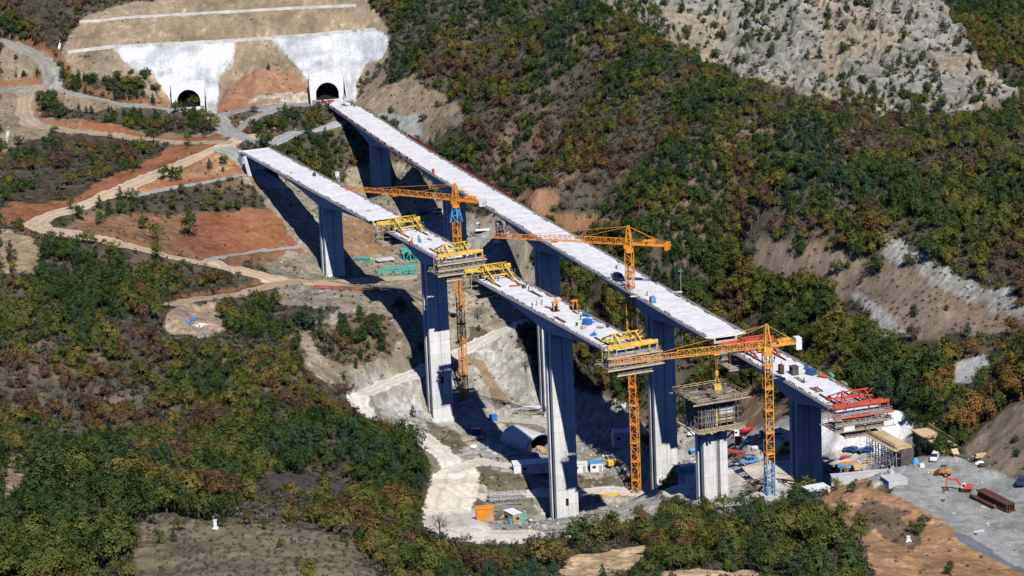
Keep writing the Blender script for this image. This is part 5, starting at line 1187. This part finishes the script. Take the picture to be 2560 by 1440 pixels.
def crown_mesh(name, seed, shape):
    """leaf-sized faces in clumps; unit height 1 from the ground"""
    r = np.random.RandomState(seed); V = []; Tn = []
    if shape == 'broad':
        lobes = [(np.array((r.uniform(-.25,.25), r.uniform(-.25,.25), r.uniform(.42,.72))), r.uniform(.17,.27)) for _ in range(6)]+[(np.array((0,0,.76)), .2)]
        ncl, nl, ls = 58, 16, .064
    elif shape == 'cone':
        lobes = [(np.array((r.uniform(-.05,.05), r.uniform(-.05,.05), z)), .30*(1.06-z)+.03) for z in np.linspace(.2,.95,8)]
        ncl, nl, ls = 52, 16, .055
    elif shape == 'shrub':
        lobes = [(np.array((r.uniform(-.45,.45), r.uniform(-.45,.45), r.uniform(.2,.6))), r.uniform(.25,.42)) for _ in range(4)]
        ncl, nl, ls = 18, 12, .16
    else:
        lobes = [(np.array((r.uniform(-.25,.25), r.uniform(-.25,.25), r.uniform(.35,.75))), r.uniform(.15,.25)) for _ in range(6)]
        ncl, nl, ls = 26, 10, .07
    for k in range(ncl):
        c, R_ = lobes[r.randint(len(lobes))]
        d = r.normal(size=3); d[2] = d[2]*.8+.25; d /= np.linalg.norm(d)
        cc = c+d*R_*r.uniform(.6, 1.08); tone = r.uniform(.70, 1.28)
        for j in range(nl):
            p = cc+r.normal(size=3)*R_*.22
            if p[2] < .06: continue
            nrm = (p-np.array((0,0,.45)))*2.2+d*.6+r.normal(size=3)*.38+np.array((0,0,.2)); nrm /= np.linalg.norm(nrm)
            a = np.cross(nrm, r.normal(size=3)); a /= np.linalg.norm(a); b = np.cross(nrm, a)
            s1, s2 = ls*r.uniform(.6,1.35), ls*r.uniform(.5,1.1)
            if shape == 'bare': s1, s2 = ls*1.9, ls*.16
            V += [p-a*s1*.5, p-b*s2*.5+nrm*s1*.12, p+a*s1*.5, p+b*s2*.5+nrm*s1*.12]; Tn += [tone*r.uniform(.9, 1.1)]*4
    V = np.array(V); n = len(V)//4; me = bpy.data.meshes.new(name)
    me.vertices.add(n*4); me.vertices.foreach_set('co', V.ravel())
    me.loops.add(n*4); me.loops.foreach_set('vertex_index', np.arange(n*4, dtype=np.int32))
    me.polygons.add(n); me.polygons.foreach_set('loop_start', np.arange(n, dtype=np.int32)*4)
    me.update(); ca = me.color_attributes.new('tone', 'FLOAT_COLOR', 'POINT')
    t = np.array(Tn); ca.data.foreach_set('color', np.c_[t, t, t, np.ones(len(t))].ravel())
    return me
def trunk_mesh(name, seed):
    r = random.Random(seed); b = MB()
    b.tube((0,0,-.08), (.01,.0,.3), .035, .026, 6); b.tube((.01,0,.3), (0,.02,.72), .026, .008, 5)
    for k in range(4):
        a = k*1.6+r.uniform(0, .8); z = r.uniform(.25, .45)
        b.tube((.01,0,z), (.26*math.cos(a), .26*math.sin(a), z+r.uniform(.18, .3)), .015, .004, 4)
    me = bpy.data.meshes.new(name); me.from_pydata(b.v, [], b.f); me.materials.append(BARK); me.update(); return me
SHAPES = ['broad', 'broad', 'broad', 'cone', 'bare']
CROWN = [crown_mesh('crown', 11+i, s) for i, s in enumerate(SHAPES)]
TRUNK = [trunk_mesh('trunk', 5+i) for i in range(3)]
SHRUB = [crown_mesh('bush', 60+i, 'shrub') for i in range(3)]

PAL = [  # outline in the picture, weights over the eight kinds, height range (m)
 (None, [.36,.22,.07,.06,.05,.14,.01,.09], (3.6,6.2)),
 ([(880,-60),(1500,-60),(2600,340),(2600,520),(1900,520),(1500,560),(1130,470),(1000,300)], [.32,.26,.06,.04,.06,.14,.0,.12], (3.6,6.4)),
 ([(1130,330),(1300,280),(1450,380),(1500,500),(1300,500),(1160,420)], [.20,.20,.06,.15,.17,.08,.02,.12], (3.6,6)),
 ([(1400,380),(1650,330),(2000,420),(2250,520),(2200,600),(1900,600),(1500,520)], [.22,.21,.06,.11,.16,.11,.01,.12], (4,6.4)),
 ([(1550,560),(1850,640),(2150,780),(2250,900),(2400,900),(2400,1080),(2200,1030),(1850,960),(1850,850),(1600,680)], [.44,.34,.10,.02,.01,.09,0,0], (6,9.5)),
 ([(1480,560),(1700,640),(1850,780),(1950,1000),(1600,1000),(1420,920),(1420,640)], [.42,.30,.12,.04,.02,.08,0,.02], (5,8.5)),
 ([(1900,440),(2600,420),(2600,760),(2300,680),(2000,590)], [.42,.26,.08,.04,.05,.13,0,.02], (5,8)),
 ([(2330,1100),(2330,960),(2480,850),(2700,800),(2700,1000),(2450,1080)], [.12,.26,.22,.12,.02,.06,.18,.02], (6,9)),
 ([(0,680),(300,700),(420,800),(400,880),(200,960),(0,980)], [.24,.40,.20,.07,.03,.04,.0,.02], (5,7.5)),
 ([(300,760),(850,800),(900,1080),(500,1100),(200,1000)], [.22,.28,.14,.13,.07,.08,.01,.07], (4.5,7)),
 ([(0,950),(420,1000),(450,1150),(0,1150)], [.22,.22,.10,.13,.09,.10,.01,.13], (4,6.5)),
 ([(200,570),(420,600),(440,820),(200,800),(40,700),(40,600)], [.52,.30,.05,.03,.02,.07,0,.01], (5.5,8.5)),
 ([(850,1040),(1110,1050),(1110,1250),(900,1240),(480,1200),(480,1120)], [.42,.24,.05,.04,.01,.22,0,.02], (6,9)),
 ([(340,1120),(600,1130),(640,1240),(700,1300),(380,1290)], [.22,.36,.26,.10,.03,.03,0,0], (6,9)),
 ([(-60,1170),(330,1190),(380,1450),(-60,1500)], [.60,.33,.05,.01,0,.01,0,0], (7,10)),
 ([(560,1240),(1100,1230),(1400,1330),(1400,1450),(900,1450),(900,1360),(600,1310)], [.14,.34,.20,.16,.09,.03,.03,.01], (4.5,7.5)),
 ([(1000,1340),(1330,1370),(1380,1450),(950,1450)], [.18,.28,.12,.12,.24,.03,.02,.01], (5,8)),
 ([(1390,1230),(1700,1200),(2000,1190),(2100,1240),(2280,1450),(1380,1450)], [.34,.36,.12,.06,.03,.09,0,0], (5,7.6)),
 ([(1950,1200),(2100,1210),(2290,1460),(1920,1460)], [.36,.46,.14,.01,0,.03,0,0], (6.5,9.5)),
 ([(1440,1200),(1760,1200),(1800,1330),(1480,1360)], [.14,.38,.14,.18,.08,.04,.04,0], (4.6,6.6)),
]
FOREST = [ ([(1000,180),(1300,200),(1650,130),(1950,250),(1750,580),(1480,545),(1150,430),(1100,330)], 3.8),   # thick woods where the ground zones leave them too thin or too thick: outline, trees per 100 m2
 ([(-60,1180),(330,1190),(390,1450),(-60,1500)], 3.2), ([(1400,1215),(1700,1205),(2070,1215),(2150,1330),(2260,1450),(1960,1450),(1900,1415),(1700,1420),(1640,1345),(1430,1400),(1400,1330)], 2.3),
 ([(870,1060),(1110,1060),(1105,1230),(920,1230),(900,1130)], 3.6), ([(880,-60),(1480,-60),(1650,130),(1300,260),(1050,200),(980,100)], 4.0),
 ([(1850,860),(2150,800),(2320,880),(2390,960),(2380,1060),(2200,1030),(1950,900)], 3.2), ([(2340,1090),(2340,960),(2480,860),(2700,800),(2700,960),(2560,980),(2450,1050)], 3.4),
 ([(1420,640),(1560,640),(1800,830),(1820,960),(1680,1000),(1480,930)], 3.2), ([(0,880),(420,900),(760,960),(700,1080),(0,1120)], 2.6),
]
rs = np.random.RandomState(5)
GX, GY = np.meshgrid(np.arange(-300, 300, 2.0), np.arange(548, 1370, 2.0)); GX = (GX+rs.uniform(-1, 1, GX.shape)).ravel(); GY = (GY+rs.uniform(-1, 1, GY.shape)).ravel()
keep = np.abs(GX/GY) < .205; GX, GY = GX[keep], GY[keep]
GZ = fld.h(GX, GY); GPX, GPY = proj(GX, GY, GZ)
keep = (GPX > -260) & (GPX < 2820) & (GPY > -160) & (GPY < 1640); GX, GY, GZ, GPX, GPY = [a[keep] for a in (GX, GY, GZ, GPX, GPY)]
def sample(arr, x, y):
    i = np.clip(np.searchsorted(s_all, x/y), 0, len(s_all)-1); j = np.clip(np.searchsorted(y_all, y), 0, len(y_all)-1); return arr[j, i]
D_ = sample(dens, GX, GY).copy(); H_ = sample(shr, GX, GY)
rough = D_ > 2
for poly, d in FOREST: D_ = np.where(inpoly(GPX, GPY, poly) & rough, d, D_)
clump = fbm(GX/13., GY/13., 51, 3)
D_ = D_*np.clip((clump-.20)*3.2, .22, 1.5)
H_ = H_*np.clip(1.5-.9*(clump-.35)*3, .3, 1.6)
# nothing grows through the decks, piers or in the far slope's sheer parts
for side, s0, s1 in (('R', -75, 440), ('L', -88, 320)):
    A_, Dv = (RA, RD) if side == 'R' else (LA, LD)
    sx = (GX-A_.x)*Dv.x+(GY-A_.y)*Dv.y; tx = -(GX-A_.x)*Dv.y+(GY-A_.y)*Dv.x
    near = (sx > s0) & (sx < s1) & (np.abs(tx) < 9.5)
    D_[near] *= np.where(GZ[near] > -14, 0, .25)
e_ = 3.0; slope = (fld.h(GX, GY+e_)-fld.h(GX, GY-e_))/(2*e_)
fz_ = sample(zid, GX, GY) == 3; D_ = np.where(fz_, D_*np.clip((fbm(GX/22., GY/30., 58, 3)-.46)*12, .25, 3), D_)
D_ = D_*1.8*(1+1.5*np.clip(slope, 0, 1.3)); H_ = H_*1.2*(1+1.2*np.clip(slope, 0, 1.3))
# the near ridge is open towards the works: nothing tall stands on its far edge
edge = inpoly(GPX, GPY, [(1080,1300),(1380,1180),(2110,1160),(2085,1235),(1900,1246),(1800,1250),(1700,1262),(1560,1290),(1445,1322),(1405,1365),(1370,1395),(1080,1400),(1040,1330)])
D_[edge] = 0; H_[edge] *= .6
_r = rs.uniform(size=len(GX))
tree = _r < D_*.04
shrub = (~tree) & (rs.uniform(size=len(GX)) < H_*.04)
tx_, ty_, tz_, tpx, tpy = GX[tree], GY[tree], GZ[tree], GPX[tree], GPY[tree]
palid = np.zeros(len(tx_), int)
for i, (poly, w, hr) in enumerate(PAL):
    if poly is not None: palid[inpoly(tpx+rs.normal(size=len(tpx))*18, tpy+rs.normal(size=len(tpx))*12, poly)] = i
kind = np.zeros(len(tx_), int); hgt = np.zeros(len(tx_))
hue = fbm(tx_/24., ty_/24., 71, 3)
ORD = np.array([5,0,1,2,6,3,4,7])      # neighbouring kinds grow together: a slow drift across the slope picks along this order
uu = np.argsort(np.argsort(hue+rs.normal(size=len(hue))*.055))/max(1, len(hue))
for i, (poly, w, hr) in enumerate(PAL):
    m = palid == i
    if not m.any(): continue
    w = np.array(w)[ORD]; c = np.cumsum(w)/np.sum(w)
    rk_ = np.argsort(np.argsort(uu[m]))/m.sum()
    kind[m] = ORD[np.searchsorted(c, np.clip(rk_, 0, .9999))]
    hgt[m] = hr[0]+(hr[1]-hr[0])*rs.uniform(size=m.sum())**1.3
hgt *= rs.uniform(.72, 1.12, len(hgt))
# clearings and roads stay open: a tree in front of them is mostly felled
def opened(h_f):
    px_, py_ = proj(tx_, ty_, tz_+hgt*h_f); x2, y2, z2 = fld.hit(px_, py_); behind = y2 > ty_+6
    zz_ = sample(zid, x2, y2); dd_ = sample(dens, x2, y2)
    return np.where(behind & (zz_ == 4), .06, np.where(behind & (dd_ < .7) & np.isin(zz_, [0,1,2]), .12, 1.0))
keepp = np.minimum(opened(.55), opened(.9)); ok_ = rs.uniform(size=len(tx_)) < keepp
tx_, ty_, tz_, tpx, tpy, palid, kind, hgt, hue = [a[ok_] for a in (tx_, ty_, tz_, tpx, tpy, palid, kind, hgt, hue)]
# far slope: only stunted trees
far = sample(zid, tx_, ty_) == 3
kind[far] = rs.choice([0,0,1,5,5,7], far.sum())
thin = np.isin(sample(zid, tx_, ty_), [0]) & (sample(dens, tx_, ty_) < 1); hgt[thin] *= .6
shp = np.where(kind == 7, 4, np.where((kind == 5) | ((kind == 0) & (rs.uniform(size=len(kind)) < .18)), 3, rs.randint(0, 3, len(kind))))
# trees that the photograph shows standing alone (x, y of the foot, height in pixels, kind, shape)
LONE = [(440,282,26,1,0),(462,290,28,0,1),(482,296,34,0,0),(505,300,30,2,1),(525,306,30,1,0),(538,318,32,2,1),(150,168,18,5,0),(40,150,16,7,0),(1440,1374,84,0,1),(1475,1368,86,1,0),(1505,1362,78,3,1),(1532,1352,80,1,0),(1600,1310,52,3,0),(1655,1305,48,1,1),(1690,1285,44,0,0),(1760,1285,50,0,1),(1810,1280,50,1,0),(1860,1280,56,0,1),(1895,1290,52,0,0),(1955,1290,60,0,3),(1990,1270,56,0,1),(2010,1275,60,5,0),(160,205,46,0,3),(1058,306,24,0,0),(978,285,20,0,0),(130,262,34,0,1),(112,278,30,5,1),(475,592,78,0,3),(395,655,62,1,3),(250,562,36,0,1),(390,600,46,1,1),(360,575,38,0,0),(60,195,20,5,1),(95,193,22,5,3),
 (178,525,40,1,3),(30,655,52,0,3),(300,505,38,0,3),(248,525,36,0,3),(440,455,44,0,1),(410,450,40,0,0),(525,425,28,5,3),(560,412,26,5,1),(655,365,40,0,1),(665,372,38,5,0),(815,352,34,5,3),(350,388,46,1,1),(385,360,40,0,0),
 (765,830,62,5,1),(640,770,50,0,1),(575,790,52,0,1),(1100,1340,70,7,4),(1010,1100,60,0,0),(1035,1130,75,0,1),(470,360,34,1,0),(420,330,32,0,1),(530,330,34,2,0),(790,362,30,5,0),(1520,590,40,0,1),(2000,640,50,0,1),(1880,650,40,5,0),
 (2190,690,60,0,1),(2095,690,44,0,0),(2150,650,50,0,1),(2420,850,44,0,3),(2440,700,30,5,0),(1315,930,44,7,4),(1195,800,50,7,4),(1000,790,50,5,1),(2090,1225,34,2,1),(2130,1232,30,0,1),(2175,1215,16,1,0),(860,880,46,3,1),(845,860,40,3,0),(900,860,44,0,1),(935,850,40,5,0),
 (400,1360,40,1,1),(445,1330,38,1,0),(700,1370,26,1,1),(2290,1340,44,0,1),(2310,1320,36,5,0),(620,1310,40,3,0),(120,1250,66,3,1)]
lx, ly, lz = fld.hit([l[0] for l in LONE], [l[1] for l in LONE])
lh = np.array([l[2] for l in LONE])/F_PX*np.hypot(ly, HC-lz)*1.06
tx_ = np.r_[tx_, lx]; ty_ = np.r_[ty_, ly]; tz_ = np.r_[tz_, lz]; kind = np.r_[kind, [l[3] for l in LONE]]; shp = np.r_[shp, [l[4] for l in LONE]]; hgt = np.r_[hgt, lh]
lone = np.r_[np.zeros(len(tpx), bool), np.ones(len(LONE), bool)]
tpx, tpy = proj(tx_, ty_, tz_)
NT = len(tx_); rot = rs.uniform(0, 6.28, NT)
# which can be seen: the line from the camera to the middle of the crown must clear the ground
def visible(x, y, z):
    ok = np.ones(len(x), bool)
    for f in np.linspace(.55, .995, 90):
        ok &= HC+(z-HC)*f > fld.h(x*f, y*f)-.3
    return ok
vis = visible(tx_, ty_, tz_+hgt*.75) & (tpx > 10) & (tpx < 2550) & (tpy > 25) & (tpy-hgt*8 < 1425)
size = hgt/np.hypot(ty_, HC-tz_)
score = np.where(vis, size*np.where(lone, 3, 1), -1)
single = np.zeros(NT, bool); single[np.argsort(-score)[:290]] = True; single &= vis
print('trees', NT, 'single', single.sum(), 'shrubs', shrub.sum())

def instancer(name, protos, x, y, z, idx, scl, rotz, label, cat):
    pc = bpy.data.collections.new(name+'_kinds')
    for o in protos: pc.objects.link(o)
    me = bpy.data.meshes.new(name); n = len(x); me.vertices.add(n); me.vertices.foreach_set('co', np.stack([x, y, z], 1).ravel())
    for nm, ty, a in (('kind', 'INT', idx.astype(np.int32)), ('scl', 'FLOAT', scl), ('turn', 'FLOAT', rotz)):
        at = me.attributes.new(nm, ty, 'POINT'); at.data.foreach_set('value', a)
    me.update()
    o = bpy.data.objects.new(name, me); COL.objects.link(o); tag(o, label, cat, kind='stuff')
    ng = bpy.data.node_groups.new(name, 'GeometryNodeTree')
    ng.interface.new_socket('Geometry', in_out='INPUT', socket_type='NodeSocketGeometry'); ng.interface.new_socket('Geometry', in_out='OUTPUT', socket_type='NodeSocketGeometry')
    N = ng.nodes; gi = N.new('NodeGroupInput'); go = N.new('NodeGroupOutput'); ip = N.new('GeometryNodeInstanceOnPoints'); ci = N.new('GeometryNodeCollectionInfo')
    ci.inputs['Collection'].default_value = pc; ci.inputs['Separate Children'].default_value = True; ci.inputs['Reset Children'].default_value = True
    def attr(nm, ty):
        a = N.new('GeometryNodeInputNamedAttribute'); a.data_type = ty; a.inputs['Name'].default_value = nm; return a.outputs['Attribute']
    ip.inputs['Pick Instance'].default_value = True
    cx = N.new('ShaderNodeCombineXYZ'); L = ng.links
    L.new(attr('turn', 'FLOAT'), cx.inputs['Z'])
    L.new(gi.outputs[0], ip.inputs['Points']); L.new(ci.outputs[0], ip.inputs['Instance']); L.new(attr('kind', 'INT'), ip.inputs['Instance Index'])
    L.new(cx.outputs[0], ip.inputs['Rotation']); L.new(attr('scl', 'FLOAT'), ip.inputs['Scale']); L.new(ip.outputs[0], go.inputs[0])
    md = o.modifiers.new('spread', 'NODES'); md.node_group = ng
    return o
protos = []
for k in range(8):
    for s in range(5):
        b = bmesh.new(); b.from_mesh(CROWN[s]); nf = len(b.faces); b.from_mesh(TRUNK[s % 3])
        b.faces.ensure_lookup_table()
        for f in b.faces[nf:]: f.material_index = 1
        me = bpy.data.meshes.new('wood_%02d' % (k*5+s)); b.to_mesh(me); b.free()
        me.materials.clear(); me.materials.append(LEAF[k]); me.materials.append(BARK)
        protos.append(bpy.data.objects.new('wood_%02d' % (k*5+s), me))
rest = ~single
instancer('far_forest', protos, tx_[rest], ty_[rest], tz_[rest], kind[rest]*5+shp[rest], hgt[rest], rot[rest], 'mixed oak wood in autumn colours covering the slopes', 'forest')
sx_, sy_, sz_ = GX[shrub], GY[shrub], GZ[shrub]; ns = len(sx_)
SK = [7, 0, 1, 4, 5]
protos = []
for i, k in enumerate(SK):
    for s in range(3):
        me = SHRUB[s].copy(); me.name = 'scrub_%02d' % (i*3+s); me.materials.append(LEAF[k]); protos.append(bpy.data.objects.new('scrub_%02d' % (i*3+s), me))
bareg = sample(dens, sx_, sy_) < 1
sk = np.where(bareg, rs.choice(5, ns, p=[.5,.13,.15,.14,.08]), rs.choice(5, ns, p=[.46,.16,.16,.14,.08]))
sk = np.where(inpoly(GPX[shrub], GPY[shrub], [(330,1280),(940,1280),(940,1470),(330,1470)]), 0, sk)
instancer('scrub', protos, sx_, sy_, sz_-.1, sk*3+rs.randint(0, 3, ns), np.where(bareg, rs.uniform(.35, 1.0, ns), rs.uniform(.9, 2.5, ns)), rs.uniform(0, 6.28, ns), 'low grey and green scrub between the trees', 'scrub')
# litter of the works: stones, offcuts and scraps, too many to count
LIT = []
for i, (dx, dy, dz, m) in enumerate([(1,.7,.6,mat('pale_stone',(.5,.48,.44),.9)),(1.3,.9,.8,mat('grey_stone',(.26,.25,.23),.9)),(2.6,.3,.25,M_TIMB),(2.2,.35,.3,M_RUST),(1.6,1.1,.15,M_WPAINT),(.9,.7,.5,M_BLUE)]):
    b = MB(); M_ = Matrix.Rotation(.4*i, 3, 'X')@Matrix.Rotation(.2, 3, 'Y'); b.box((0,0,.2),(dx,dy,dz),M=M_); b.box((dx*.5,dy*.6,.1),(dx*.6,dy*.5,dz*.6),.8)
    o = b.build('litter_%02d' % i, m); COL.objects.unlink(o); LIT.append(o)
LP_ = [([(930,1000),(1180,1020),(1350,1010),(1590,1000),(1620,1100),(1640,1230),(1440,1340),(1180,1330),(1180,1180),(1080,1090)], 2.2), ([(1700,1070),(1860,1085),(1990,1060),(1980,1150),(1850,1150),(1700,1170)], 6), ([(2060,1135),(2230,1130),(2240,1190),(2060,1190)], 9), ([(640,440),(1040,420),(1330,580),(1340,800),(1180,860),(860,960),(750,830),(700,640)], 1.3), ([(1020,520),(1300,560),(1280,620),(1180,640)], 5), ([(2270,1140),(2560,1210),(2560,1420),(2300,1250)], .5), ([(560,230),(840,230),(840,360),(600,440)], 1.0), ([(1860,1195),(2000,1190),(1990,1245),(1850,1245)], 8)]
ld = np.zeros(len(GX))
for poly, d in LP_: ld = np.maximum(ld, inpoly(GPX, GPY, poly)*d)
lit = (rs.uniform(size=len(GX)) < ld*.04*1.6) & (sample(zid, GX, GY) != 4); nl_ = lit.sum()
instancer('site_litter', LIT, GX[lit], GY[lit], GZ[lit], rs.choice(6, nl_, p=[.34,.28,.16,.1,.09,.03]), rs.uniform(.35, 1.0, nl_), rs.uniform(0, 6.28, nl_), 'stones, offcuts and scraps strewn over the work yards', 'litter')
PLACES = [('on the wooded rise at the bottom left', [(-80,1130),(345,1130),(400,1460),(-80,1460)]), ('on the dry grassy hilltop with the white marker', [(345,1290),(930,1290),(930,1460),(345,1460)]),
 ('beside the dark mown clearing', [(345,1120),(930,1120),(930,1290),(345,1290)]), ('beside the cream dirt road bend', [(870,1030),(1125,1030),(1125,1330),(870,1330)]),
 ('on the ridge below the dirt road bend', [(930,1300),(1400,1300),(1400,1460),(930,1460)]), ('in front of the tallest pier', [(1380,1180),(1640,1180),(1640,1345),(1380,1345)]),
 ('in front of the second tall crane', [(1560,1180),(1740,1180),(1740,1345),(1560,1345)]), ('in front of the scaffolded pier', [(1740,1160),(1960,1160),(1960,1345),(1740,1345)]),
 ('next to the sandy patch on the near ridge', [(1380,1340),(1760,1340),(1760,1460),(1380,1460)]), ('on the near ridge between sandy patch and orange mound', [(1760,1340),(2300,1340),(2300,1460),(1760,1460)]),
 ('in front of the thick near pier', [(1960,1160),(2140,1160),(2140,1345),(1960,1345)]), ('on the orange earth mound', [(2140,1180),(2560,1180),(2560,1460),(2140,1460)]),
 ('behind the gravel heaps in the side valley', [(1850,860),(2330,860),(2330,1100),(1850,1100)]), ('above the bare earth cut at the right edge', [(2330,800),(2640,800),(2640,1130),(2330,1130)]),
 ('on the slope below the red soil road', [(-80,560),(900,560),(900,1130),(-80,1130)]), ('beside the dirt tracks near the tunnels', [(-80,-80),(885,-80),(885,560),(-80,560)]),
 ('on the steep hillside behind the finished deck', [(885,-80),(1850,-80),(1850,860),(885,860)]), ('on the rocky slopes at the right', [(1850,-80),(2640,-80),(2640,860),(1850,860)]), ('around the work yards in the valley', [(0,0),(2560,0),(2560,1440),(0,1440)])]
def place(px, py):
    for nm, poly in PLACES:
        if inpoly(np.array([px]), np.array([py]), poly)[0]: return nm
    return 'around the work yards in the valley'
FORM = {0:'round', 1:'broad', 2:'lopsided', 3:'pointed', 4:'leafless'}
for i in np.where(single)[0]:
    k, s = int(kind[i]), int(shp[i]); pl = place(float(tpx[i]), float(tpy[i])-6)
    hz = 'tall' if hgt[i] > 8.2 else 'mid-sized' if hgt[i] > 6.6 else 'small'
    t = thing('bare_tree' if k == 7 else 'conifer_tree' if s == 3 else 'broadleaf_tree', f'{hz} {FORM[s]} {KIND[k]} tree {pl}', 'tree', (tx_[i], ty_[i], tz_[i]), rot[i], 'trees '+pl)
    t.scale = (hgt[i],)*3
    a = bpy.data.objects.new('trunk', TRUNK[s % 3]); COL.objects.link(a); a.parent = t
    c = bpy.data.objects.new('crown', CROWN[s])
    if len(CROWN[s].materials) == 0: CROWN[s].materials.append(LEAF[0])
    COL.objects.link(c); c.parent = t; c.material_slots[0].link = 'OBJECT'; c.material_slots[0].material = LEAF[k]
